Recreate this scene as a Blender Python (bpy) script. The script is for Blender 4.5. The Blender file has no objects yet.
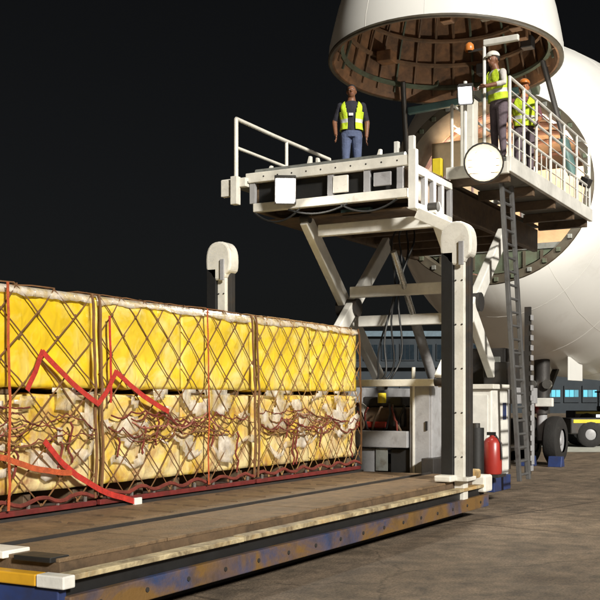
import bpy, bmesh, math, random
from mathutils import Vector, Matrix, noise
R = math.radians
random.seed(7)
scene = bpy.context.scene
COL = scene.collection

# ---------------------------------------------------------------- camera
cam_d = bpy.data.cameras.new("camera"); cam = bpy.data.objects.new("camera", cam_d); COL.objects.link(cam)
cam.location = (-13.62, -4.99, 1.7)
cam.rotation_euler = (R(90), 0, -math.atan2(1050, 577))
cam_d.sensor_width = 36; cam_d.lens = 63; cam_d.shift_y = 98 / 600
cam_d.clip_start = 0.1; cam_d.clip_end = 2000
scene.camera = cam
# ---------------------------------------------------------------- light
LIGHT_DIR = Vector((-0.50, -0.76, 0.42)).normalized()      # towards the apron floodlight mast
elev = math.asin(LIGHT_DIR.z)
w = bpy.data.worlds.new("World"); scene.world = w; w.use_nodes = True
nt = w.node_tree; bgn = nt.nodes["Background"]
sky = nt.nodes.new("ShaderNodeTexSky"); sky.sky_type = 'NISHITA'; sky.sun_disc = False
sky.sun_elevation = elev; sky.sun_rotation = math.atan2(LIGHT_DIR.x, LIGHT_DIR.y)
hs = nt.nodes.new("ShaderNodeHueSaturation"); hs.inputs["Saturation"].default_value = 0.28
nt.links.new(sky.outputs[0], hs.inputs["Color"]); nt.links.new(hs.outputs[0], bgn.inputs[0])
bgn.inputs[1].default_value = 0.0012
sd = bpy.data.lights.new("apron_light", 'SUN'); so = bpy.data.objects.new("apron_light", sd); COL.objects.link(so)
sd.energy = 4.9; sd.angle = R(6); sd.color = (1.0, 0.95, 0.86)
so.rotation_euler = LIGHT_DIR.to_track_quat('Z', 'Y').to_euler(); so.location = (-20, -20, 18)
scene.view_settings.view_transform = 'Standard'; scene.view_settings.look = 'None'
scene.view_settings.exposure = 0.15; scene.view_settings.gamma = 1.0
scene.render.engine = 'CYCLES'

# ---------------------------------------------------------------- materials
MATS = {}
def mat(name, col, rough=0.5, metal=0.0, var=0.18, scale=2.5, dirt=None, dirt_amt=0.35, dirt_scale=3.0,
        bump=0.0, bscale=30.0, coat=0.0, second=None, second_amt=0.4, second_scale=1.5):
    m = bpy.data.materials.new(name); m.use_nodes = True; MATS[name] = m
    t = m.node_tree; N = t.nodes; L = t.links; b = N["Principled BSDF"]
    tc = N.new("ShaderNodeTexCoord")
    def nz(s, det=5.0, dist=0.0):
        n = N.new("ShaderNodeTexNoise"); n.inputs["Scale"].default_value = s; n.inputs["Detail"].default_value = det
        n.inputs["Roughness"].default_value = 0.62; n.inputs["Distortion"].default_value = dist
        L.new(tc.outputs["Object"], n.inputs["Vector"]); return n
    def ramp(src, a, b_, ca, cb):
        r = N.new("ShaderNodeValToRGB"); r.color_ramp.elements[0].position = a; r.color_ramp.elements[1].position = b_
        r.color_ramp.elements[0].color = ca; r.color_ramp.elements[1].color = cb
        L.new(src.outputs["Fac"], r.inputs["Fac"]); return r
    def mix(f, a, b_):
        x = N.new("ShaderNodeMix"); x.data_type = 'RGBA'
        L.new(f, x.inputs["Factor"]); L.new(a, x.inputs["A"]); L.new(b_, x.inputs["B"]); return x.outputs["Result"]
    lo = tuple(c * (1 - var) for c in col) + (1,); hi = tuple(min(1, c * (1 + var)) for c in col) + (1,)
    out = ramp(nz(scale), 0.3, 0.7, lo, hi).outputs[0]
    k0 = (0, 0, 0, 1); k1 = (1, 1, 1, 1)
    rgh = None
    if second:
        f = ramp(nz(second_scale, 6, 0.8), 1 - second_amt - 0.12, 1 - second_amt + 0.12, k0, k1)
        c2 = N.new("ShaderNodeRGB"); c2.outputs[0].default_value = tuple(second) + (1,)
        out = mix(f.outputs[0], out, c2.outputs[0])
    if dirt:
        f = ramp(nz(dirt_scale, 8, 0.5), 1 - dirt_amt - 0.16, 1 - dirt_amt + 0.2, k0, k1)
        c2 = N.new("ShaderNodeRGB"); c2.outputs[0].default_value = tuple(dirt) + (1,)
        out = mix(f.outputs[0], out, c2.outputs[0]); rgh = f
    L.new(out, b.inputs["Base Color"])
    rr = N.new("ShaderNodeMapRange"); rr.inputs["To Min"].default_value = max(0.05, rough - 0.12); rr.inputs["To Max"].default_value = min(1, rough + 0.15)
    L.new(nz(scale * 3.1).outputs["Fac"], rr.inputs["Value"]); L.new(rr.outputs[0], b.inputs["Roughness"])
    b.inputs["Metallic"].default_value = metal; b.inputs["Coat Weight"].default_value = coat
    b.inputs["Coat Roughness"].default_value = 0.15
    if bump:
        bp = N.new("ShaderNodeBump"); bp.inputs["Strength"].default_value = bump; bp.inputs["Distance"].default_value = 0.02
        L.new(nz(bscale, 6).outputs["Fac"], bp.inputs["Height"]); L.new(bp.outputs[0], b.inputs["Normal"])
    return m
def crinkle(name, alpha=1.0, strength=.9, scale=5.0):
    t = MATS[name].node_tree; N = t.nodes; L = t.links; b = N["Principled BSDF"]; tc = N.new("ShaderNodeTexCoord"); prev = None
    mp = N.new("ShaderNodeMapping"); mp.inputs["Scale"].default_value = (1, 1, .55); L.new(tc.outputs["Object"], mp.inputs["Vector"])
    for sc, st in ((scale, strength), (scale * 3.3, strength * .5)):
        n = N.new("ShaderNodeTexNoise"); n.noise_type = 'RIDGED_MULTIFRACTAL'; n.inputs["Scale"].default_value = sc; n.inputs["Detail"].default_value = 3; n.inputs["Distortion"].default_value = .6
        L.new(mp.outputs[0], n.inputs["Vector"]); bp = N.new("ShaderNodeBump"); bp.inputs["Strength"].default_value = st; bp.inputs["Distance"].default_value = .022
        L.new(n.outputs["Fac"], bp.inputs["Height"])
        if prev: L.new(prev, bp.inputs["Normal"])
        prev = bp.outputs[0]
    L.new(prev, b.inputs["Normal"])
    if alpha < 1:
        n = N.new("ShaderNodeTexNoise"); n.inputs["Scale"].default_value = 7; n.inputs["Detail"].default_value = 5; L.new(tc.outputs["Object"], n.inputs["Vector"])
        mr = N.new("ShaderNodeMapRange"); mr.inputs["From Min"].default_value = .35; mr.inputs["From Max"].default_value = .65; mr.inputs["To Min"].default_value = alpha - .25; mr.inputs["To Max"].default_value = min(1, alpha + .3)
        L.new(n.outputs["Fac"], mr.inputs["Value"]); L.new(mr.outputs[0], b.inputs["Alpha"])
def emit(name, col, strength):
    m = bpy.data.materials.new(name); m.use_nodes = True; MATS[name] = m
    b = m.node_tree.nodes["Principled BSDF"]; b.inputs["Base Color"].default_value = (*[min(1, c) for c in col], 1)
    b.inputs["Emission Color"].default_value = (*col, 1); b.inputs["Emission Strength"].default_value = strength
    return m
BROWN = (0.06, 0.04, 0.025)
mat("apron", (0.255, 0.195, 0.135), 0.75, var=0.25, scale=0.35, dirt=(0.085, 0.068, 0.05), dirt_amt=0.40, dirt_scale=1.6, bump=0.6, bscale=55)
def apron_detail():
    t = MATS["apron"].node_tree; N = t.nodes; L = t.links; b = N["Principled BSDF"]
    src = b.inputs["Base Color"].links[0].from_socket
    tc = N.new("ShaderNodeTexCoord"); mp = N.new("ShaderNodeMapping"); mp.inputs["Rotation"].default_value = (0, 0, R(14)); L.new(tc.outputs["Object"], mp.inputs["Vector"])
    br = N.new("ShaderNodeTexBrick"); br.inputs["Scale"].default_value = 1.0; br.inputs["Brick Width"].default_value = 6.0; br.inputs["Row Height"].default_value = 6.0
    br.inputs["Mortar Size"].default_value = 0.04; br.inputs["Mortar Smooth"].default_value = .5; br.offset = 0.0
    br.inputs["Color1"].default_value = (1, 1, 1, 1); br.inputs["Color2"].default_value = (.80, .80, .82, 1); br.inputs["Mortar"].default_value = (.38, .36, .34, 1)
    L.new(mp.outputs[0], br.inputs["Vector"])
    m1 = N.new("ShaderNodeMix"); m1.data_type = 'RGBA'; m1.blend_type = 'MULTIPLY'; m1.inputs["Factor"].default_value = .8
    L.new(src, m1.inputs["A"]); L.new(br.outputs["Color"], m1.inputs["B"])
    # rubber streaks left by vehicles along the loader's lane
    mp2 = N.new("ShaderNodeMapping"); mp2.inputs["Scale"].default_value = (.06, 1.5, 1); mp2.inputs["Rotation"].default_value = (0, 0, R(-5)); L.new(tc.outputs["Object"], mp2.inputs["Vector"])
    n2 = N.new("ShaderNodeTexNoise"); n2.inputs["Scale"].default_value = 1.6; n2.inputs["Detail"].default_value = 6; L.new(mp2.outputs[0], n2.inputs["Vector"])
    rp = N.new("ShaderNodeValToRGB"); rp.color_ramp.elements[0].position = .52; rp.color_ramp.elements[1].position = .70
    rp.color_ramp.elements[0].color = (1, 1, 1, 1); rp.color_ramp.elements[1].color = (.42, .40, .38, 1); L.new(n2.outputs["Fac"], rp.inputs["Fac"])
    m2 = N.new("ShaderNodeMix"); m2.data_type = 'RGBA'; m2.blend_type = 'MULTIPLY'; m2.inputs["Factor"].default_value = .5
    L.new(m1.outputs["Result"], m2.inputs["A"]); L.new(rp.outputs[0], m2.inputs["B"])
    # round oil spots
    vo = N.new("ShaderNodeTexVoronoi"); vo.inputs["Scale"].default_value = .55; L.new(tc.outputs["Object"], vo.inputs["Vector"])
    rp2 = N.new("ShaderNodeValToRGB"); rp2.color_ramp.elements[0].position = .06; rp2.color_ramp.elements[1].position = .22
    rp2.color_ramp.elements[0].color = (.5, .48, .45, 1); rp2.color_ramp.elements[1].color = (1, 1, 1, 1); L.new(vo.outputs["Distance"], rp2.inputs["Fac"])
    m3 = N.new("ShaderNodeMix"); m3.data_type = 'RGBA'; m3.blend_type = 'MULTIPLY'; m3.inputs["Factor"].default_value = .8
    L.new(m2.outputs["Result"], m3.inputs["A"]); L.new(rp2.outputs[0], m3.inputs["B"]); 
    cur = m3.outputs["Result"]
    for sc, lo_ in ((5.0, .72), (38.0, .60)):
        n3 = N.new("ShaderNodeTexNoise"); n3.inputs["Scale"].default_value = sc; n3.inputs["Detail"].default_value = 8; L.new(tc.outputs["Object"], n3.inputs["Vector"])
        r3 = N.new("ShaderNodeValToRGB"); r3.color_ramp.elements[0].position = .34; r3.color_ramp.elements[1].position = .62
        r3.color_ramp.elements[0].color = (lo_, lo_, lo_, 1); r3.color_ramp.elements[1].color = (1.12, 1.1, 1.08, 1); L.new(n3.outputs["Fac"], r3.inputs["Fac"])
        m4 = N.new("ShaderNodeMix"); m4.data_type = 'RGBA'; m4.blend_type = 'MULTIPLY'; m4.inputs["Factor"].default_value = 1
        L.new(cur, m4.inputs["A"]); L.new(r3.outputs[0], m4.inputs["B"]); cur = m4.outputs["Result"]
    vc = N.new("ShaderNodeTexVoronoi"); vc.feature = 'DISTANCE_TO_EDGE'; vc.inputs["Scale"].default_value = .22; 
    nd = N.new("ShaderNodeTexNoise"); nd.inputs["Scale"].default_value = 1.3; nd.inputs["Detail"].default_value = 6; L.new(tc.outputs["Object"], nd.inputs["Vector"])
    va = N.new("ShaderNodeVectorMath"); va.operation = 'ADD'; L.new(tc.outputs["Object"], va.inputs[0]); L.new(nd.outputs["Color"], va.inputs[1]); L.new(va.outputs[0], vc.inputs["Vector"])
    rc = N.new("ShaderNodeValToRGB"); rc.color_ramp.elements[0].position = .001; rc.color_ramp.elements[1].position = .005
    rc.color_ramp.elements[0].color = (.45, .44, .42, 1); rc.color_ramp.elements[1].color = (1, 1, 1, 1); L.new(vc.outputs["Distance"], rc.inputs["Fac"])
    m5 = N.new("ShaderNodeMix"); m5.data_type = 'RGBA'; m5.blend_type = 'MULTIPLY'; m5.inputs["Factor"].default_value = .8
    L.new(cur, m5.inputs["A"]); L.new(rc.outputs[0], m5.inputs["B"]); L.new(m5.outputs["Result"], b.inputs["Base Color"])
apron_detail()
mat("lit_concrete", (0.55, 0.56, 0.5), 0.7, dirt=(0.12, 0.1, 0.08), dirt_amt=0.3, dirt_scale=2)  # pale tone of lamp-lit concrete put into the colour
mat("cream", (0.72, 0.70, 0.63), 0.42, second=(0.20, 0.11, 0.06), second_amt=0.24, second_scale=7, dirt=(0.24, 0.18, 0.12), dirt_amt=0.25, dirt_scale=4, bump=0.15)
mat("white_paint", (0.74, 0.73, 0.68), 0.4, second=(0.28, 0.18, 0.1), second_amt=0.2, second_scale=8, dirt=(0.25, 0.2, 0.14), dirt_amt=0.22, dirt_scale=5, bump=0.1)
mat("grey_paint", (0.33, 0.33, 0.34), 0.45, dirt=(0.1, 0.08, 0.06), dirt_amt=0.3, dirt_scale=4, bump=0.15)
mat("ladder_grey", (0.13, 0.13, 0.13), 0.45, metal=0.3, dirt=(0.05, 0.04, 0.03), dirt_amt=0.35, dirt_scale=6)
mat("steel_grey", (0.27, 0.28, 0.26), 0.42, metal=0.35, dirt=(0.1, 0.065, 0.035), dirt_amt=0.36, dirt_scale=5, bump=0.2)
mat("dark_steel", (0.045, 0.042, 0.04), 0.5, metal=0.3, dirt=(0.09, 0.055, 0.03), dirt_amt=0.3, bump=0.2)
mat("brown_steel", (0.13, 0.085, 0.05), 0.55, dirt=(0.04, 0.03, 0.022), dirt_amt=0.4, dirt_scale=6, bump=0.25)
mat("black", (0.012, 0.012, 0.012), 0.55, bump=0.1)
mat("rubber", (0.016, 0.015, 0.014), 0.8, dirt=(0.05, 0.045, 0.04), dirt_amt=0.25, dirt_scale=8, bump=0.4)
mat("deck", (0.20, 0.13, 0.07), 0.6, var=0.3, scale=1.6, dirt=(0.065, 0.045, 0.028), dirt_amt=0.38, dirt_scale=7, bump=0.6, bscale=45)
mat("edge_paint", (0.60, 0.50, 0.30), 0.55, second=(0.42, 0.22, 0.04), second_amt=0.40, second_scale=1.8, dirt=(0.07, 0.045, 0.028), dirt_amt=0.47, dirt_scale=5, bump=0.4)
mat("blue_paint", (0.035, 0.055, 0.13), 0.5, second=(0.17, 0.095, 0.03), second_amt=0.54, second_scale=1.3, dirt=(0.05, 0.035, 0.025), dirt_amt=0.34, dirt_scale=4, bump=0.3)
mat("blue_clean", (0.025, 0.045, 0.15), 0.45, dirt=(0.03, 0.03, 0.035), dirt_amt=0.4)
mat("orange_paint", (0.62, 0.33, 0.02), 0.45, dirt=(0.2, 0.1, 0.03), dirt_amt=0.2)
mat("red_paint", (0.30, 0.025, 0.018), 0.35, coat=0.3, dirt=(0.06, 0.015, 0.01), dirt_amt=0.2)
mat("yellow_film", (0.78, 0.53, 0.020), 0.33, var=0.16, scale=2.2, second=(0.78, 0.63, 0.14), second_amt=0.40, second_scale=2.6, bump=0.5, bscale=9, coat=0.5)
mat("yellow_film_pale", (0.78, 0.55, 0.035), 0.33, var=0.16, scale=2.2, second=(0.80, 0.68, 0.24), second_amt=0.42, second_scale=2.8, bump=0.5, bscale=9, coat=0.5)
mat("yellow_film_lower", (0.74, 0.50, 0.03), 0.45, var=0.2, scale=2.2, second=(0.73, 0.61, 0.31), second_amt=0.52, second_scale=2.2, dirt=(0.30, 0.10, 0.05), dirt_amt=0.41, dirt_scale=5, bump=0.5, bscale=9, coat=0.2)
mat("clear_film", (0.80, 0.73, 0.62), 0.28, var=0.2, scale=5, second=(0.62, 0.44, 0.10), second_amt=0.42, second_scale=3, dirt=(0.4, 0.24, 0.16), dirt_amt=0.3, dirt_scale=5, bump=0.7, bscale=14, coat=0.5)
for q_ in ("yellow_film", "yellow_film_pale", "yellow_film_lower"): crinkle(q_, 1.0, 1.0, 3.2)
crinkle("clear_film", .52, .9, 6.0)
mat("net_cord", (0.16, 0.075, 0.026), 0.8, var=0.3, scale=7)
mat("net_cord_pale", (0.26, 0.145, 0.05), 0.8, var=0.3, scale=7)
mat("rope_red", (0.15, 0.026, 0.016), 0.85, var=0.4, scale=9)
mat("rope_pink", (0.34, 0.13, 0.09), 0.85, var=0.3, scale=9)
mat("strap_red", (0.50, 0.028, 0.016), 0.7, var=0.3, scale=14, dirt=(0.18, 0.02, 0.015), dirt_amt=0.3, dirt_scale=20, bump=0.6, bscale=120)
mat("strap_orange", (0.50, 0.09, 0.022), 0.7, var=0.3, scale=14, dirt=(0.22, 0.04, 0.015), dirt_amt=0.3, dirt_scale=20, bump=0.6, bscale=120)
mat("pallet_alu", (0.30, 0.26, 0.22), 0.45, metal=0.6, dirt=(0.12, 0.03, 0.02), dirt_amt=0.5, dirt_scale=5)
mat("pallet_red", (0.14, 0.018, 0.016), 0.6, var=0.3, scale=8, dirt=(0.05, 0.03, 0.02), dirt_amt=0.3)
mat("aircraft_white", (0.82, 0.82, 0.79), 0.33, var=0.03, scale=0.6, dirt=(0.64, 0.62, 0.57), dirt_amt=0.28, dirt_scale=1.1, coat=0.2)
mat("seam_grey", (0.68, 0.67, 0.63), 0.5)
mat("visor_inside", (0.21, 0.105, 0.048), 0.65, var=0.4, scale=2.2, dirt=(0.03, 0.02, 0.014), dirt_amt=0.42, dirt_scale=3, bump=0.6, bscale=7)
mat("visor_rib", (0.17, 0.095, 0.05), 0.6, var=0.3, dirt=(0.04, 0.03, 0.02), dirt_amt=0.4)
mat("primer_green", (0.085, 0.11, 0.072), 0.6, var=0.3, dirt=(0.06, 0.04, 0.025), dirt_amt=0.42, dirt_scale=3)
mat("rim_dark", (0.075, 0.065, 0.045), 0.55, var=0.3, dirt=(0.05, 0.03, 0.02), dirt_amt=0.4)
mat("teal_metal", (0.06, 0.115, 0.11), 0.5, metal=0.2, var=0.3, dirt=(0.05, 0.04, 0.03), dirt_amt=0.3)
mat("liner", (0.64, 0.52, 0.42), 0.6, var=0.15, scale=2, dirt=(0.34, 0.2, 0.16), dirt_amt=0.3)
mat("liner_frame", (0.36, 0.24, 0.22), 0.6)
mat("tan_wrap", (0.70, 0.54, 0.34), 0.5, var=0.12, bump=0.5, bscale=7, coat=0.2)
mat("skin", (0.20, 0.085, 0.045), 0.5, var=0.08, scale=12)
mat("skin_light", (0.42, 0.16, 0.07), 0.5, var=0.08, scale=12)
mat("hair", (0.012, 0.009, 0.008), 0.7)
mat("shirt_dark", (0.018, 0.018, 0.028), 0.85, bump=0.9, bscale=13)
mat("shirt_white", (0.6, 0.58, 0.55), 0.8, bump=0.9, bscale=13)
mat("shirt_plum", (0.16, 0.06, 0.075), 0.8, bump=0.9, bscale=13)
mat("jeans", (0.085, 0.11, 0.20), 0.85, var=0.25, scale=9, bump=0.9, bscale=12)
mat("trousers_dark", (0.13, 0.10, 0.12), 0.85, bump=0.9, bscale=12)
mat("shoe", (0.02, 0.018, 0.016), 0.6)
mat("vest_yellow", (0.55, 0.72, 0.03), 0.7, var=0.12, scale=10, bump=0.8, bscale=14)
mat("reflective", (0.6, 0.62, 0.6), 0.35)
mat("badge_white", (0.62, 0.62, 0.66), 0.5)
mat("helmet_orange", (0.6, 0.2, 0.04), 0.4, coat=0.3)
mat("eye_white", (0.7, 0.68, 0.64), 0.3); mat("lip", (0.16, 0.05, 0.04), 0.5)
mat("building_wall", (0.022, 0.03, 0.038), 0.8, var=0.2, scale=0.2)
mat("building_trim", (0.09, 0.14, 0.18), 0.6)
mat("glass_dark", (0.012, 0.02, 0.028), 0.15)
mat("yellow_paint", (0.70, 0.55, 0.03), 0.4, dirt=(0.2, 0.14, 0.03), dirt_amt=0.2)
mat("chrome", (0.6, 0.6, 0.58), 0.25, metal=0.9)
emit("lamp_lens", (1.0, 0.97, 0.90), 28.0)
emit("reflector_glow", (0.62, 0.50, 0.32), 0.75)  # bulb light reflected in the bowl, put in as emission
emit("lamp_panel", (0.96, 0.97, 1.0), 9.0)
emit("cabin_lamp", (1.0, 0.86, 0.70), 7.0)
emit("window_cyan", (0.08, 0.42, 0.58), 0.4)
emit("window_dim", (0.05, 0.22, 0.30), 0.4)
emit("window_blue", (0.06, 0.30, 0.70), 1.1)
emit("window_amber", (0.9, 0.5, 0.15), 0.8)
emit("headlamp", (0.9, 0.95, 1.0), 1.6)
emit("red_lens", (0.7, 0.02, 0.02), 0.5)

# ---------------------------------------------------------------- mesh helpers
class MB:
    def __init__(s): s.v = []; s.f = []
    def quadbox(s, pts):
        i = len(s.v); s.v += [tuple(p) for p in pts]
        for f in ((0, 3, 2, 1), (4, 5, 6, 7), (0, 1, 5, 4), (1, 2, 6, 5), (2, 3, 7, 6), (3, 0, 4, 7)): s.f.append(tuple(i + k for k in f))
        return s
    def box(s, x0, x1, y0, y1, z0, z1):
        return s.quadbox([(x0, y0, z0), (x1, y0, z0), (x1, y1, z0), (x0, y1, z0), (x0, y0, z1), (x1, y0, z1), (x1, y1, z1), (x0, y1, z1)])
    def bar(s, a, b, wd, ht, up=(0, 0, 1)):
        a = Vector(a); b = Vector(b); d = (b - a).normalized(); side = d.cross(Vector(up))
        if side.length < 1e-4: side = d.cross(Vector((0, 1, 0)))
        side.normalize(); u = side.cross(d).normalized(); s1 = side * wd / 2; u1 = u * ht / 2
        return s.quadbox([a - s1 - u1, a + s1 - u1, b + s1 - u1, b - s1 - u1, a - s1 + u1, a + s1 + u1, b + s1 + u1, b - s1 + u1])
    def tube(s, pts, r, n=8, cap=True, closed=False):
        pts = [Vector(p) for p in pts]; m = len(pts)
        rs = r if isinstance(r, (list, tuple)) else [r] * m
        i0 = len(s.v); prev = None
        for k, p in enumerate(pts):
            if closed: d = pts[(k + 1) % m] - pts[k - 1]
            else: d = pts[min(k + 1, m - 1)] - pts[max(k - 1, 0)]
            d = d.normalized() if d.length > 1e-7 else Vector((0, 0, 1))
            if prev is None:
                a = d.cross(Vector((0, 0, 1)));
                if a.length < 0.05: a = d.cross(Vector((0, 1, 0)))
            else: a = prev - d * prev.dot(d)
            a.normalize(); prev = a; b = d.cross(a)
            for j in range(n):
                t = 2 * math.pi * (j + .5) / n
                s.v.append(tuple(p + (a * math.cos(t) + b * math.sin(t)) * rs[k]))
        for k in range(m if closed else m - 1):
            k2 = (k + 1) % m
            for j in range(n):
                s.f.append((i0 + k * n + j, i0 + k * n + (j + 1) % n, i0 + k2 * n + (j + 1) % n, i0 + k2 * n + j))
        if cap and not closed:
            s.f.append(tuple(i0 + j for j in reversed(range(n)))); s.f.append(tuple(i0 + (m - 1) * n + j for j in range(n)))
        return s
    def cyl(s, a, b, r, n=14, r2=None): return s.tube([a, b], [r, r if r2 is None else r2], n)
    def lathe(s, o, axis, prof, n=24):
        o = Vector(o); ax = Vector(axis).normalized(); a = ax.cross(Vector((0, 0, 1)))
        if a.length < 0.05: a = Vector((1, 0, 0))
        a.normalize(); b = ax.cross(a); i0 = len(s.v); m = len(prof)
        for h, r in prof:
            for j in range(n):
                t = 2 * math.pi * j / n; s.v.append(tuple(o + ax * h + (a * math.cos(t) + b * math.sin(t)) * max(r, 1e-4)))
        for k in range(m - 1):
            for j in range(n): s.f.append((i0 + k * n + j, i0 + k * n + (j + 1) % n, i0 + (k + 1) * n + (j + 1) % n, i0 + (k + 1) * n + j))
        return s
    def belt(s, pts, wd, th, nrm):
        nrm = Vector(nrm).normalized()
        for a, b in zip(pts[:-1], pts[1:]):
            s.bar(a, Vector(b) + (Vector(b) - Vector(a)).normalized() * wd * 0.25, wd, th, nrm)
        return s
    def ell(s, c, r, n=12, m=8, rot=None):
        i0 = len(s.v); c = Vector(c)
        for k in range(m + 1):
            ph = math.pi * k / m
            for j in range(n):
                t = 2 * math.pi * j / n
                p = Vector((r[0] * math.sin(ph) * math.cos(t), r[1] * math.sin(ph) * math.sin(t), r[2] * math.cos(ph)))
                if rot: p = rot @ p
                s.v.append(tuple(c + p))
        for k in range(m):
            for j in range(n): s.f.append((i0 + k * n + j, i0 + (k + 1) * n + j, i0 + (k + 1) * n + (j + 1) % n, i0 + k * n + (j + 1) % n))
        return s
    def prism(s, outline, a, b):          # outline: list of points in a plane, extruded from offset a to offset b (vectors)
        n = len(outline); i0 = len(s.v); a = Vector(a); b = Vector(b)
        for off in (a, b):
            for p in outline: s.v.append(tuple(Vector(p) + off))
        for j in range(n): s.f.append((i0 + j, i0 + (j + 1) % n, i0 + n + (j + 1) % n, i0 + n + j))
        s.f.append(tuple(i0 + j for j in reversed(range(n)))); s.f.append(tuple(i0 + n + j for j in range(n)))
        return s
    def mesh(s, name, material, o=(0, 0, 0), smooth=False):
        me = bpy.data.meshes.new(name); o = Vector(o)
        me.from_pydata([tuple(Vector(v) - o) for v in s.v], [], s.f); me.materials.append(MATS[material])
        bm = bmesh.new(); bm.from_mesh(me); bmesh.ops.recalc_face_normals(bm, faces=bm.faces); bm.to_mesh(me); bm.free()
        if smooth: me.polygons.foreach_set("use_smooth", [True] * len(me.polygons))
        me.update(); return me
    def build(s, name, material, parent=None, at=None, bevel=0.0, smooth=False):
        """mesh object in world coordinates; origin is the parent thing's base, or `at` for a top-level mesh"""
        o = ORG[parent.name] if parent else Vector(at if at is not None else (0, 0, 0))
        ob = bpy.data.objects.new(name, s.mesh(name, material, o, smooth)); COL.objects.link(ob)
        if parent: ob.parent = parent
        else: ob.location = o
        ORG[ob.name] = o
        if bevel:
            bv = ob.modifiers.new("bevel", 'BEVEL'); bv.width = bevel; bv.segments = 2; bv.limit_method = 'ANGLE'; bv.angle_limit = R(40)
        if smooth:
            md = ob.modifiers.new("edges", 'EDGE_SPLIT'); md.split_angle = R(42)
        return ob
ORG = {}
def thing(name, label, cat, loc, group=None, rotz=0.0):
    o = bpy.data.objects.new(name, None); COL.objects.link(o); o.location = loc; o.rotation_euler = (0, 0, rotz)
    o.empty_display_size = 0.2; ORG[o.name] = Vector(loc); tag(o, label, cat, group); return o
def tag(o, label, cat, group=None):
    o["label"] = label; o["category"] = cat
    if group: o["group"] = group
    return o
def struct(o): o["kind"] = "structure"; return o
def nse(p, s=1.0, seed=0.0): return noise.noise(Vector(p) * s + Vector((seed, seed * 1.7, seed * .3)))
def c2w(X, d):      # a point X metres right of and d metres ahead of the photographer -> ground position
    c, n = 0.8764, 0.4816
    return (-13.62 + c * d + n * X, -4.99 + n * d - c * X)

# ---------------------------------------------------------------- ground and far background
g = MB(); g.v = [(-700, -700, 0), (700, -700, 0), (700, 700, 0), (-700, 700, 0)]; g.f = [(0, 1, 2, 3)]
struct(g.build("ground", "apron"))
# lamp-lit concrete painted as a pale patch beyond the aircraft's nose gear
p = [c2w(8.0, 33), c2w(24, 33), c2w(40, 46), c2w(9.5, 46)]
g = MB(); g.v = [(x, y, 0.004) for x, y in p]; g.f = [(0, 1, 2, 3)]
struct(g.build("lit_ground_patch", "lit_concrete"))

def far_building():
    bx, by = c2w(24, 118)
    t = thing("terminal_building", "long dark terminal building with cyan lit windows on the far horizon", "building", (bx, by, 0))
    def P(a, h, off=0): x, y = c2w(a, 118 - off); return Vector((x, y, h))
    def slab(a0, a1, h0, h1, o0, o1):
        return MB().quadbox([P(a0, h0, o0), P(a1, h0, o0), P(a1, h0, o1), P(a0, h0, o1), P(a0, h1, o0), P(a1, h1, o0), P(a1, h1, o1), P(a0, h1, o1)])
    slab(2, 48, -0.2, 8.6, -14, 0).build("wall", "building_wall", t)
    slab(1.6, 48.4, 8.6, 9.2, -14.4, 0.5).build("roof_edge", "building_trim", t)
    slab(1.8, 48.2, 5.1, 5.4, 0.02, 0.8).build("canopy", "building_wall", t)
    rr = random.Random(3)
    for i in range(22):
        a = 3 + i * 2.05
        for lv, h in ((0, 1.2), (1, 5.9)):
            m = "glass_dark"; q = rr.random()
            if lv == 0 and a > 27: m = "window_cyan" if i % 4 != 3 else "glass_dark"
            elif lv == 0 and i == 4: m = "window_blue"
            f = slab(a, a + 1.7, h, h + 1.9, 0.02, 0.14).build("window", "building_wall", t)
            for k in range(3):
                slab(a + .1 + k * .52, a + .1 + k * .52 + .46, h + .5 * (lv == 0) + .12, h + 1.4 + .38 * lv, 0.142, 0.17).build("pane", m if (k + i) % 3 or m == "glass_dark" else "window_dim", f)
far_building()

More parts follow.
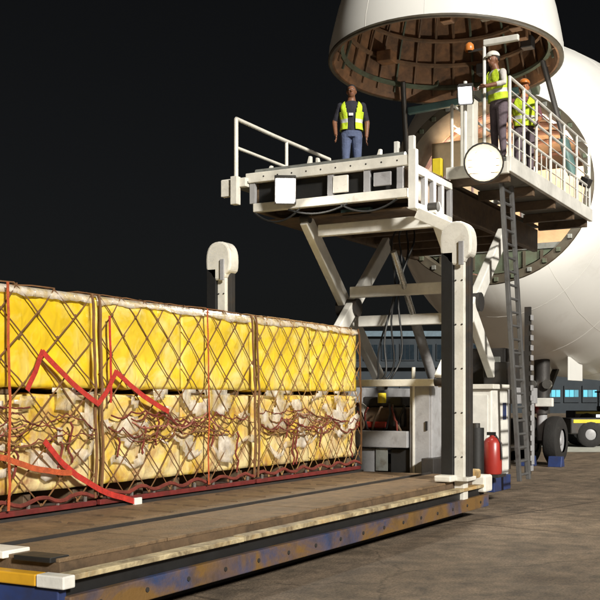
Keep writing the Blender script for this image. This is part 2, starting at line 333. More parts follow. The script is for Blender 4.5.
# ---------------------------------------------------------------- the loader
LD = thing("cargo_loader", "cream and blue scissor lift cargo loader with raised bridge and lowered main deck", "cargo loader", (0, 2, 0))
def main_deck():
    X0, X1, Y0, Y1 = -8.0, 1.15, 0.12, 3.98
    dk = MB().box(X0 + .05, X1, Y0 - .06, Y1, 0.30, 0.535).build("main_deck", "brown_steel", LD)
    # deck plates with open joints
    n = 7; wx = (X1 - X0 - .05) / n
    ys = [(0.07, 0.86), (0.90, 1.98), (2.02, 3.97)]
    for i in range(n):
        for (a, b) in ys:
            MB().box(X0 + .05 + i * wx + .008, X0 + .05 + (i + 1) * wx - .008, a, b, 0.535, 0.562 + random.uniform(0, .004)).build("deck_plate", "deck", dk, bevel=.004)
    for y in (0.88, 2.0):
        MB().box(X0 + .08, X1 - .03, y - .014, y + .014, .5355, 0.59).build("guide_rail", "dark_steel", dk)
    # two rows of low transfer rollers let into the deck
    for row in (1.28, 1.66):
        for i in range(14):
            x = X0 + .5 + i * .6
            MB().cyl((x, row - .14, .552), (x, row + .14, .552), .028, 8).build("roller", "brown_steel", dk, smooth=True)
    # worn near edge rail, in lengths
    cuts = [-8.0, -5.75, -3.0, -0.6, 0.92]
    for a, b in zip(cuts[:-1], cuts[1:]):
        j = random.uniform(-.008, .008)
        MB().box(a + .01, b - .01, -.11 + j * .5, .03, .435, .478 + j * .4).build("edge_rail", "edge_paint", dk, bevel=.006)
    MB().box(-8.0, .9, -.03, .055, .16, .434).build("gap_shade", "black", dk)  # black strip paints shade into the gap below the edge rail
    MB().box(-8.02, .92, -.10, -.031, .15, .322).build("side_skirt", "blue_paint", dk, bevel=.01)
    MB().box(-7.9, .8, .25, .35, .012, .16).build("underside_shade", "black", dk)  # shade of the open void under the deck, put in as black
    for i in range(16):
        x = -7.7 + i * .55
        MB().cyl((x, -.110, .235), (x, -.099, .235), .020, 8).build("bolt", "dark_steel", dk)
    # rear end: bumper bar, painted blocks, blue apron
    MB().box(-8.12, -8.0, .13, 4.0, .39, .475).build("end_bumper", "orange_paint", dk, bevel=.01)
    MB().box(-8.125, -8.0, -.13, .12, .388, .478).build("end_bumper", "white_paint", dk, bevel=.01)
    MB().box(-8.0, -7.72, .55, 2.2, .5355, .59).build("end_stop", "white_paint", dk, bevel=.008)
    MB().box(-8.0, -7.8, .1, .45, .5355, .575).build("end_stop", "black", dk, bevel=.008)
    MB().box(-8.09, -8.0, -.05, 4.0, .15, .385).build("end_skirt", "blue_clean", dk, bevel=.01)
    # front near corner castings around the post foot
    MB().box(.18, .62, -.09, .30, .573, .70).build("corner_casting", "edge_paint", dk, bevel=.03)
    MB().box(.66, 1.0, -.13, .24, .36, .60).build("corner_casting", "cream", dk, bevel=.03)
    MB().box(-.42, -.16, -.02, .22, .576, .66).build("corner_casting", "cream", dk, bevel=.02)
main_deck()

def lift_post(y0):
    p = MB().box(-.085, .085, y0 - .085, y0 + .055, .30, 3.62).build("lift_post", "cream", LD, bevel=.008)
    MB().box(-.13, -.02, y0 + .06, y0 + .225, .58, 3.68).build("chain_guard", "black", p, bevel=.006)
    MB().box(-.02, .10, y0 - .15, y0 - .088, .58, 3.66).build("chain_guard", "dark_steel", p, bevel=.006)
    # rounded chain wheel cover
    out = []
    for k in range(28):
        t = 2 * math.pi * k / 28
        yy = .225 * math.copysign(abs(math.cos(t)) ** .8, math.cos(t)); zz = .30 * math.copysign(abs(math.sin(t)) ** .8, math.sin(t))
        if zz < -.2 : yy *= .75
        out.append((0, y0 + .02 + yy, 3.80 + zz))
    MB().prism(out, (-.13, 0, 0), (.13, 0, 0)).build("wheel_cover", "cream", p, bevel=.03)
    MB().box(-.155, -.125, y0 - .10, y0 - .03, 3.5, 3.82).build("cover_slot", "grey_paint", p, bevel=.005)
    MB().box(-.18, .18, y0 - .17, y0 + .25, .575, .63).build("foot_plate", "cream", p, bevel=.01)
    for k in range(5):
        for yy in (-.06, .03):
            MB().cyl((-.094, y0 + yy, .9 + k * .6), (-.084, y0 + yy, .9 + k * .6), .011, 8).build("bolt", "dark_steel", p)
lift_post(0.0); lift_post(3.84)

BZ = 5.2
def bridge():
    b = MB().box(.42, 7.1, .95, 3.62, 5.10, 5.145).build("bridge_deck", "brown_steel", LD)
    n = 11
    for i in range(n):
        x = .46 + i * .6
        MB().box(x, x + .57, 1.02, 3.55, 5.147, 5.19).build("deck_plate", "steel_grey", b, bevel=.004)
    for x in (.45,):
        MB().box(x - .07, x + .03, .92, 3.68, 5.06, 5.215).build("end_beam", "cream", b, bevel=.012)
        MB().box(x - .06, x + .04, .95, 3.55, 4.60, 4.735).build("end_beam", "cream", b, bevel=.012)
        for y in (1.02, 1.55, 2.15, 3.05, 3.52):
            MB().box(x - .045, x + .02, y, y + .10, 4.737, 5.058).build("upright", "grey_paint", b, bevel=.006)
    MB().box(.5, .56, 1.1, 3.5, 4.74, 5.05).build("end_panel", "black", b)
    MB().box(.39, .43, 1.9, 2.15, 4.765, 5.02).build("end_plate", "cream", b, bevel=.01)
    for y in (1.0, 3.55):
        MB().box(.5, 7.05, y - .05, y + .05, 4.62, 5.06).build("side_beam", "brown_steel", b, bevel=.01)
    for i in range(7):
        x = 1.0 + i * .95
        MB().box(x, x + .12, 1.06, 3.49, 4.66, 4.86).build("cross_beam", "brown_steel", b, bevel=.008)
    MB().box(.75, .85, 1.7, 2.2, 4.50, 4.58).build("sensor_bar", "teal_metal", b, bevel=.008)
    MB().box(.7, 2.6, 1.08, 3.47, 4.5, 4.52).build("under_tray", "brown_steel", b)
    # near right side frame with windows
    f = MB().box(.36, .46, .80, .92, 4.42, 5.28).build("side_frame", "white_paint", b, bevel=.01)
    MB().box(.46, 1.9, .82, .90, 4.95, 5.05).build("side_frame_rail", "white_paint", f, bevel=.008)
    MB().box(.46, 1.9, .82, .90, 4.42, 4.52).build("side_frame_rail", "white_paint", f, bevel=.008)
    for x in (.78, 1.12, 1.46, 1.82):
        MB().box(x, x + .10, .825, .895, 4.521, 4.949).build("side_frame_bar", "grey_paint", f, bevel=.006)
    # diagonal white arm reaching from the frame to the near lift post
    MB().bar((.45, .80, 4.36), (.35, .12, 4.02), .12, .16).build("link_arm", "cream", b, bevel=.01)
    # end roller, side guide fingers and cables along the near end
    MB().cyl((.50, 1.02, 5.235), (.50, 3.55, 5.235), .05, 12).build("end_roller", "steel_grey", b, smooth=True)
    for y, h, tl in ((1.45, .20, .06), (2.45, .16, -.05), (2.62, .22, .04), (3.32, .15, .05)):
        MB().quadbox([(.52, y, 5.20), (.64, y, 5.20), (.64, y + .07, 5.20), (.52, y + .07, 5.20), (.56 + tl, y + .015, 5.2 + h), (.62 + tl, y + .015, 5.2 + h), (.62 + tl, y + .055, 5.2 + h), (.56 + tl, y + .055, 5.2 + h)]).build("guide_finger", "cream", b, bevel=.008)
    for y0, y1, dp in ((1.1, 2.0, .14), (1.9, 2.9, .10), (2.7, 3.5, .17)):
        MB().tube([(.37, y0 + (y1 - y0) * q / 10, 4.58 - dp * 4 * (q / 10) * (1 - q / 10)) for q in range(11)], .016, 6).build("cable", "black", b, smooth=True)
    MB().box(.385, .42, 1.2, 1.48, 4.80, 5.0).build("junction_box", "grey_paint", b, bevel=.01)
    for k in range(10):
        MB().cyl((.378, 1.1 + k * .25, 5.14), (.392, 1.1 + k * .25, 5.14), .014, 8).build("bolt", "dark_steel", b)
    # left walkway with handrail
    MB().box(.36, 3.6, 3.63, 4.0, 5.05, 5.09).build("walkway", "steel_grey", b)
    MB().box(.30, .42, 3.63, 4.08, 5.0, 5.14).build("walkway_end", "cream", b, bevel=.01)
    MB().box(.22, .34, 3.74, 3.86, 4.72, 5.16).build("rail_socket", "cream", b, bevel=.01)
    MB().box(.26, .36, 3.90, 4.06, 4.86, 5.12).build("rail_socket", "cream", b, bevel=.01)
    h = MB().tube([(.3, 3.8, 5.1), (.3, 3.8, 6.07)], .035, 10).build("handrail", "cream", b, smooth=True)
    MB().tube([(.3, 3.8, 6.07), (1.5, 3.8, 6.06), (3.5, 3.8, 6.07)], .032, 10).build("top_rail", "cream", h, smooth=True)
    MB().tube([(.3, 3.8, 5.62), (3.5, 3.8, 5.62)], .026, 10).build("middle_rail", "cream", h, smooth=True)
    for x in (1.9, 3.5):
        MB().tube([(x, 3.8, 5.1), (x, 3.8, 6.06)], .03, 10).build("rail_post", "cream", h, smooth=True)
    # right walkway towards the nose door
    rw = MB().box(1.95, 7.2, -.02, .90, 5.20, 5.26).build("side_walkway", "steel_grey", LD)
    MB().box(1.95, 7.2, -.10, -.025, 5.16, 5.40).build("toe_board", "white_paint", rw, bevel=.01)
    MB().box(1.86, 1.945, -.08, .92, 5.12, 5.30).build("walkway_end", "cream", rw, bevel=.01)
    for x in (2.1, 3.4, 4.7, 6.0, 7.0):
        MB().box(x, x + .1, -.02, .93, 5.04, 5.197).build("support_beam", "brown_steel", rw, bevel=.006)
    for i, x in enumerate((2.02, 2.75, 3.45, 4.3, 5.2, 6.1, 7.1)):
        MB().tube([(x, -.06, 5.40), (x, -.06, 6.62)], .026, 8).build("rail_post", "white_paint", rw, smooth=True)
    for z in (6.62, 6.22, 5.82):
        MB().tube([(2.02, -.06, z), (7.1, -.06, z)], .024, 8).build("rail", "white_paint", rw, smooth=True)
    for z in (5.6, 6.02, 6.42):
        MB().tube([(2.02, -.06, z), (7.1, -.06, z)], .012, 6).build("wire_rail", "white_paint", rw, smooth=True)
    for i in range(16):
        x = 2.2 + i * .31
        MB().cyl((x, -.06, 5.40), (x, -.06, 5.82), .011, 6).build("baluster", "white_paint", rw)
    for x in (1.98, 3.0, 4.5, 6.0):
        MB().tube([(x, .86, 5.26), (x, .86, 6.3)], .024, 8).build("rail_post", "white_paint", rw, smooth=True)
    MB().tube([(1.98, .86, 6.3), (6.0, .86, 6.3)], .022, 8).build("rail", "white_paint", rw, smooth=True)
    gt = MB().box(6.98, 7.04, 1.0, 3.6, 6.26, 6.32).build("safety_gate", "liner_frame", b, bevel=.006)
    for k in range(11):
        y = 1.02 + k * .256; MB().box(6.985, 7.035, y - .022, y + .022, 5.19, 6.258).build("gate_bar", "liner_frame" if k % 3 else "white_paint", gt, bevel=.005)
    MB().box(6.98, 7.04, 1.0, 3.6, 5.66, 5.70).build("gate_rail", "white_paint", gt)
    for x, h in ((4.6, .55), (5.5, .75), (6.3, .5)):
        MB().box(x, x + .12, .96, 1.06, 5.19, 5.19 + h).build("side_guide", "white_paint", b, bevel=.01)
        MB().box(x, x + .12, 3.5, 3.6, 5.19, 5.19 + h).build("side_guide", "cream", b, bevel=.01)
    # lamp mast and control stand at the near end
    MB().tube([(1.92, .62, 5.26), (1.92, .62, 6.62)], .03, 8).build("lamp_mast", "white_paint", rw, smooth=True)
    MB().tube([(2.62, .55, 5.26), (2.62, .55, 7.36)], .028, 8).build("beacon_mast", "white_paint", rw, smooth=True)
    MB().box(2.58, 2.66, -.02, .56, 7.36, 7.46).build("light_bar", "white_paint", rw, bevel=.015)
    MB().lathe((2.62, .80, 7.32), (0, 0, 1), [(0, .07), (.02, .08), (.10, .07), (.14, .03), (.15, 0)], 12).build("beacon", "helmet_orange", rw, smooth=True)
    MB().bar((2.62, .55, 7.32), (2.62, .82, 7.32), .04, .03).build("beacon_arm", "dark_steel", rw)
    st_ = MB().box(2.48, 3.2, .02, .84, 5.44, 5.508).build("operator_step", "steel_grey", rw, bevel=.008)
    for x in (2.50, 3.12):
        MB().box(x, x + .06, .04, .82, 5.261, 5.439).build("step_support", "dark_steel", st_)
    cs = MB().box(2.18, 2.42, .58, .80, 5.26, 6.44).build("control_stand", "cream", rw, bevel=.015)
    MB().quadbox([(2.12, .54, 6.441), (2.48, .54, 6.441), (2.48, .84, 6.441), (2.12, .84, 6.441), (2.12, .54, 6.52), (2.48, .54, 6.62), (2.48, .84, 6.62), (2.12, .84, 6.52)]).build("control_panel", "dark_steel", cs, bevel=.01)
    for k in range(4):
        MB().cyl((2.2 + k * .07, .66, 6.53), (2.2 + k * .07, .66, 6.66), .014, 8).build("lever", "red_paint" if k % 2 else "black", cs)
    MB().box(1.5, 1.58, 1.30, 1.40, 5.2, 5.78).build("side_guide", "white_paint", b, bevel=.012)
    MB().box(1.62, 1.70, 1.62, 1.70, 5.2, 5.75).build("side_guide", "white_paint", b, bevel=.012)
    MB().box(2.0, 2.12, 1.05, 1.2, 5.2, 5.5).build("guide_block", "yellow_paint", b, bevel=.012)
bridge()

def scissor():
    for y in (.60, 2.72):
        for a, c in (((.72, 4.48), (3.62, 1.92)), ((3.52, 4.46), (.62, 1.94))):
            off = .07 if a[0] < 2 else -.07
            l = MB().bar((a[0], y + off, a[1]), (c[0], y + off, c[1]), .13, .24).build("scissor_leg", "white_paint", LD, bevel=.015)
            for q in (a, c): MB().cyl((q[0], y + off - .075, q[1]), (q[0], y + off + .075, q[1]), .07, 14).build("pin", "dark_steel", l, smooth=True)
        MB().cyl((2.1, y - .18, 3.20), (2.1, y + .18, 3.20), .15, 16).build("pivot_pin", "dark_steel", LD, smooth=True)
    for (x, z, m) in ((.86, 4.30, "white_paint"), (1.98, 3.44, "white_paint"), (2.3, 2.98, "white_paint")):
        MB().box(x - .06, x + .06, .64, 2.62, z - .09, z + .09).build("cross_member", m, LD, bevel=.012)
    # lift cylinders between the legs
    for y in (1.65,):
        c = MB().cyl((3.2, y, 2.0), (2.35, y, 3.0), .085, 14).build("lift_cylinder", "grey_paint", LD, smooth=True)
        MB().cyl((2.35, y, 3.0), (1.5, y, 4.0), .05, 12).build("piston_rod", "chrome", c, smooth=True)
    # white knee plate under the bridge
    MB().prism([(2.7, 1.15, 3.52), (3.5, 1.15, 3.52), (3.5, 1.15, 3.1)], (0, 0, 0), (0, .08, 0)).build("gusset", "cream", LD)
    MB().box(2.4, 3.6, 1.1, 1.2, 3.5, 3.56).build("gusset_bar", "cream", LD)
scissor()

def chassis():
    ch = MB().box(3.35, 5.2, .42, .57, 1.60, 1.88).build("chassis_frame", "grey_paint", LD, bevel=.012)
    MB().box(1.3, 5.2, 2.85, 3.0, 1.60, 1.88).build("frame_rail", "grey_paint", ch, bevel=.012)
    MB().box(1.36, 1.5, .75, 2.85, 1.88, 1.99).build("frame_crossbar", "cream", ch, bevel=.01)
    MB().box(5.06, 5.2, .5, 2.85, 1.62, 1.86).build("frame_crossbar", "grey_paint", ch, bevel=.01)
    MB().box(1.5, 1.72, 1.42, 3.4, .92, 1.18).build("frame_crossbar", "grey_paint", ch, bevel=.012)
    MB().box(1.3, 6.4, .9, 1.1, .5, .78).build("lower_rail", "dark_steel", ch, bevel=.01)
    MB().box(1.3, 6.4, 2.7, 2.9, .5, .78).build("lower_rail", "dark_steel", ch, bevel=.01)
    for x in (3.5, 4.9):
        for y in (.43, 2.86): MB().box(x, x + .14, y, y + .14, .5, 1.6).build("upright", "grey_paint", ch, bevel=.008)
    # grey control cabinet
    c = MB().box(1.55, 2.2, 1.02, 1.40, .35, 2.0).build("cabinet", "grey_paint", LD, bevel=.02)
    MB().box(1.535, 1.549, 1.06, 1.36, .5, 1.9).build("cabinet_door", "grey_paint", c, bevel=.006)
    MB().box(1.522, 1.534, 1.30, 1.335, .5, 1.9).build("hinge_strip", "white_paint", c)
    MB().box(1.51, 1.534, 1.09, 1.12, 1.2, 1.34).build("handle", "black", c)
    MB().cyl((1.62, 1.36, 2.0), (1.62, 1.36, 2.18), .03, 8).build("aerial", "cream", c)
    MB().box(1.62, 1.8, 1.42, 1.75, .42, .90).build("opening_shade", "black", ch, bevel=.01)  # black block: shade of the opening under the crossbar, put in as colour
    MB().box(1.58, 1.7, 2.0, 2.62, .42, .90).build("panel", "grey_paint", ch, bevel=.01)
    MB().box(1.56, 1.58, 1.78, 1.98, .55, .9).build("panel", "steel_grey", ch)
    # engine with its plumbing, between the frame rails
    e = MB().box(1.9, 2.9, 1.55, 2.6, .95, 1.55).build("engine", "brown_steel", LD, bevel=.04)
    MB().box(1.95, 2.8, 1.7, 2.4, 1.55, 1.72).build("rocker_cover", "dark_steel", e, bevel=.03)
    MB().cyl((1.82, 2.45, 1.48), (2.1, 2.45, 1.48), .15, 14).build("air_filter", "cream", e, smooth=True)
    MB().cyl((1.84, 2.0, 1.62), (1.84, 2.0, 1.78), .07, 12).build("filler", "yellow_paint", e, smooth=True)
    MB().box(1.78, 1.88, 1.9, 2.5, 1.22, 1.32).build("manifold", "red_paint", e, bevel=.02)
    MB().box(1.80, 1.9, 1.6, 1.85, 1.24, 1.55).build("valve_block", "dark_steel", e, bevel=.02)
    rr = random.Random(5)
    for k in range(9):
        y = 1.55 + k * .12; pts = []
        for q in range(9):
            t = q / 8; pts.append((1.74 + .05 * math.sin(5 * t + k), y + .12 * math.sin(3.3 * t + k * 1.3), 1.58 - .55 * t + .04 * rr.uniform(-1, 1)))
        MB().tube(pts, .018, 6).build("hose", ("black", "brown_steel", "rope_red")[k % 3], e, smooth=True)
    MB().cyl((1.76, 2.62, 1.25), (1.76, 2.62, 1.42), .07, 12).build("gauge", "white_paint", e, smooth=True)
    # white cabinet right of the near post, with extinguisher
    wc = MB().box(2.42, 3.30, .36, .92, .44, 1.84).build("white_cabinet", "white_paint", LD, bevel=.02)
    MB().box(2.40, 2.419, .42, .86, .55, 1.75).build("cabinet_door", "white_paint", wc, bevel=.005)
    MB().box(2.98, 3.14, .348, .359, 1.35, 1.62).build("label_plate", "blue_clean", wc)
    MB().box(2.36, 3.36, .31, .97, 1.842, 1.92).build("cabinet_lid", "cream", wc, bevel=.012)
    ex = MB().lathe((2.15, .26, .52), (0, 0, 1), [(0, 0), (0, .14), (.02, .15), (.48, .15), (.55, .10), (.58, .04), (.60, .04), (.60, 0)], 16).build("fire_extinguisher", "red_paint", LD, smooth=True)
    MB().box(2.12, 2.18, .21, .34, 1.12, 1.17).build("squeeze_handle", "black", ex)
    MB().tube([(2.15, .21, 1.12), (2.09, .10, 1.0), (2.10, .09, .75)], .014, 6).build("hose", "black", ex, smooth=True)
    MB().box(2.0, 2.41, .12, .42, .47, .515).build("bracket", "dark_steel", ex)
    ra = MB().cyl((1.6, .33, .5), (1.6, .33, 1.25), .12, 14).build("air_tank", "black", LD, smooth=True)
    MB().cyl((1.6, .33, 1.25), (1.6, .33, 1.32), .06, 12).build("valve_cap", "dark_steel", ra, smooth=True)
    MB().box(1.4, 1.8, .18, .62, .42, .498).build("tank_shelf", "blue_clean", ra, bevel=.01)
    sk = MB().box(2.46, 3.32, .33, .95, .20, .438).build("cabinet_skirt", "blue_clean", wc, bevel=.01)
    MB().box(2.0, 3.4, 1.0, 1.9, .25, .9).build("fuel_tank", "dark_steel", ch, bevel=.05)
    rr = random.Random(8)
    # hydraulic hoses looping from the frame up the scissor legs
    for k in range(4):
        y = 1.75 + .09 * k; pts = [(1.6 + .35 * math.sin(q * .42 + k) * .3 + .05 * q, y + .05 * math.sin(q * .7 + k), 1.95 + q * .125 - .3 * math.sin(q * .3)) for q in range(20)]
        MB().tube(pts, .016, 6).build("hydraulic_hose", "black", ch, smooth=True)
    # dark operator housing behind
    hz = MB().box(3.6, 4.9, .5, 1.3, 1.88, 2.55).build("pump_housing", "dark_steel", LD, bevel=.03)
    MB().box(3.585, 3.599, .6, .9, 2.05, 2.4).build("access_panel", "steel_grey", hz, bevel=.004)
    MB().box(3.3, 3.6, .38, .8, 1.9, 2.3).build("valve_box", "dark_steel", hz, bevel=.02)
    # road wheels
    for (x, y) in ((2.2, 3.2), (4.6, 1.35), (4.6, 3.2)):
        wh = MB().lathe((x, y - .15, .42), (0, 1, 0), [(0, .22), (.0, .36), (.05, .42), (.25, .42), (.30, .36), (.30, .22)], 28).build("wheel", "rubber", LD, smooth=True)
        MB().lathe((x, y - .13, .42), (0, 1, 0), [(0, 0), (0, .1), (.03, .12), (.05, .22), (.24, .22), (.24, 0)], 20).build("rim", "dark_steel", wh, smooth=True)
    MB().box(3.3, 6.4, .9, 2.9, .55, .72).build("belly_pan", "dark_steel", ch)
chassis()

def ladder():
    def pt(t, x): return Vector((x - .30, -.02 + .22 * t, .38 + 4.75 * t))
    l = MB().bar(pt(0, 2.95), pt(1, 2.72), .065, .08, (1, 0, 0)).build("ladder", "ladder_grey", LD, bevel=.006)
    MB().bar(pt(0, 3.45), pt(1, 3.22), .065, .08, (1, 0, 0)).build("ladder_rail", "ladder_grey", l, bevel=.006)
    for k in range(22):
        t = .02 + k * .0455
        MB().cyl(pt(t, 2.95 - .23 * t), pt(t, 3.45 - .23 * t), .02, 8).build("rung", "ladder_grey", l)
    # cable carrier beside it
    cc = MB().box(3.32, 3.38, -.0, .10, .45, 3.2).build("cable_carrier", "dark_steel", LD)
    for k in range(16):
        z = .5 + k * .165
        MB().box(3.30, 3.42, -.025, -.002, z, z + .09).build("link", "grey_paint", cc, bevel=.006)
ladder()

LAMP_AIM = Vector((-7, -1.5, 1.5))
def floodlight(c, r, aim, label, power, mount, round_=True):
    c = Vector(c); d = (Vector(aim) - c).normalized()
    t = thing("floodlight", label, "floodlight", c, "lit floodlights on the loader bridge")
    if round_:
        MB().lathe(c - d * .22, d, [(0, 0), (0, r * .45), (.06, r * .6), (.2, r * 1.02), (.235, r * 1.06), (.235, r * .98), (.21, r * .95)], 24).build("housing", "dark_steel", t, smooth=True)
        MB().lathe(c - d * .03, d, [(0, 0), (.004, r * .4), (0.0, r * .62)], 24).build("lens", "lamp_lens", t, smooth=True)
        MB().lathe(c - d * .03, d, [(-.02, r * .62), (.0, r * .63), (.03, r * .80), (.05, r * .93), (.055, r * .96)], 24).build("reflector", "reflector_glow", t, smooth=True)
        for k in range(4):
            MB().bar(c + d * .035 + Vector((0, 0, 1)) * r * (.55 - k * .36) + d.cross(Vector((0, 0, 1))).normalized() * r * .8, c + d * .035 + Vector((0, 0, 1)) * r * (.55 - k * .36) - d.cross(Vector((0, 0, 1))).normalized() * r * .8, .008, .008).build("guard_wire", "chrome", t)
    else:
        s = d.cross(Vector((0, 0, 1))).normalized(); u = s.cross(d)
        q = lambda a, b, e: c + s * a + u * b + d * e
        def bx(a, b, e0, e1): return MB().quadbox([q(-a, -b, e0), q(a, -b, e0), q(a, -b, e1), q(-a, -b, e1), q(-a, b, e0), q(a, b, e0), q(a, b, e1), q(-a, b, e1)])
        bx(r, r * 1.25, -.16, -.02).build("housing", "dark_steel", t, bevel=.01)
        for sg in (-1, 1):
            MB().quadbox([q(sg * r * .86, -r * 1.24, -.019), q(sg * r, -r * 1.24, -.019), q(sg * r, -r * 1.24, .03), q(sg * r * .92, -r * 1.24, .03), q(sg * r * .86, r * 1.24, -.019), q(sg * r, r * 1.24, -.019), q(sg * r, r * 1.24, .03), q(sg * r * .92, r * 1.24, .03)]).build("bezel", "dark_steel", t)
            MB().quadbox([q(-r * .85, sg * r * 1.07, -.019), q(r * .85, sg * r * 1.07, -.019), q(r * .85, sg * r * 1.25, -.019), q(-r * .85, sg * r * 1.25, -.019), q(-r * .85, sg * r * 1.15, .03), q(r * .85, sg * r * 1.15, .03), q(r * .85, sg * r * 1.25, .03), q(-r * .85, sg * r * 1.25, .03)]).build("bezel", "dark_steel", t)
        bx(r * .84, r * 1.05, -.018, -.012).build("lens", "lamp_panel" if power < 60 else "lamp_lens", t)
    MB().bar(c - d * .12, mount, .05, .05).build("bracket", "dark_steel", t)
    ld = bpy.data.lights.new("flood_beam", 'SPOT'); lo = bpy.data.objects.new("flood_beam", ld); COL.objects.link(lo)
    ld.energy = power; ld.spot_size = R(165); ld.spot_blend = .5; ld.shadow_soft_size = r; ld.color = (1, .95, .84)
    lo.parent = t; lo.location = d * .06; lo.rotation_euler = d.to_track_quat('-Z', 'Y').to_euler()
floodlight((.24, 2.88, 4.85), .165, LAMP_AIM, "lit floodlight under the end of the bridge beside the handrail", 300, (.40, 2.88, 5.0), False)
floodlight((1.72, .25, 5.28), .29, LAMP_AIM, "largest lit floodlight glaring at the walkway end", 420, (1.9, .3, 5.25))
floodlight((1.76, .56, 6.36), .115, LAMP_AIM, "small lit square floodlight on the mast near the workers", 40, (1.92, .62, 6.4), False)

floodlight((6.95, .02, 5.92), .07, (8.4, 2.9, 7.7), "tiny lit work light at the aircraft end of the walkway railing", 430, (7.1, -.06, 5.9), False)
# ---------------------------------------------------------------- cargo on the main deck
FY = 2.07
def crate_mesh(name, L, W, H, material, seed, amp=.016, cw=.48, chh=.42):
    bm = bmesh.new(); nx, ny, nz_ = 34, 8, 24
    def grid(fn, a, b):
        vs = [[bm.verts.new(fn(i / a, j / b)) for j in range(b + 1)] for i in range(a + 1)]
        for i in range(a):
            for j in range(b): bm.faces.new((vs[i][j], vs[i + 1][j], vs[i + 1][j + 1], vs[i][j + 1]))
    grid(lambda s, t: (s * L, 0, t * H), nx, nz_); grid(lambda s, t: (s * L, W, t * H), nx, nz_)
    grid(lambda s, t: (0, s * W, t * H), ny, nz_); grid(lambda s, t: (L, s * W, t * H), ny, nz_)
    grid(lambda s, t: (s * L, t * W, H), nx, ny); grid(lambda s, t: (s * L, t * W, 0), nx, ny)
    bmesh.ops.remove_doubles(bm, verts=bm.verts, dist=1e-5)
    bmesh.ops.recalc_face_normals(bm, faces=bm.faces); bm.normal_update()
    mv = []
    for v in bm.verts:
        x, y, z = v.co
        ex = min(x, L - x); ez = min(z, H - z); ey = min(y, W - y)
        e = sorted((ex, ey, ez))[1]; k = min(1, e / .09)
        a = math.pi * (x / cw + z / chh); b = math.pi * (x / cw - z / chh)
        pill = abs(math.sin(a) * math.sin(b)) ** .6
        d = k * (amp * pill + .012 * nse(v.co, 5, seed) + .018 * nse(v.co, 1.7, seed + 4)) - (1 - k) * .008 * (1 + nse(v.co, 6, seed))
        mv.append(v.normal * d)
    for v, d in zip(bm.verts, mv): v.co += d
    me = bpy.data.meshes.new(name); bm.to_mesh(me); bm.free(); me.materials.append(MATS[material])
    me.polygons.foreach_set("use_smooth", [True] * len(me.polygons)); return me

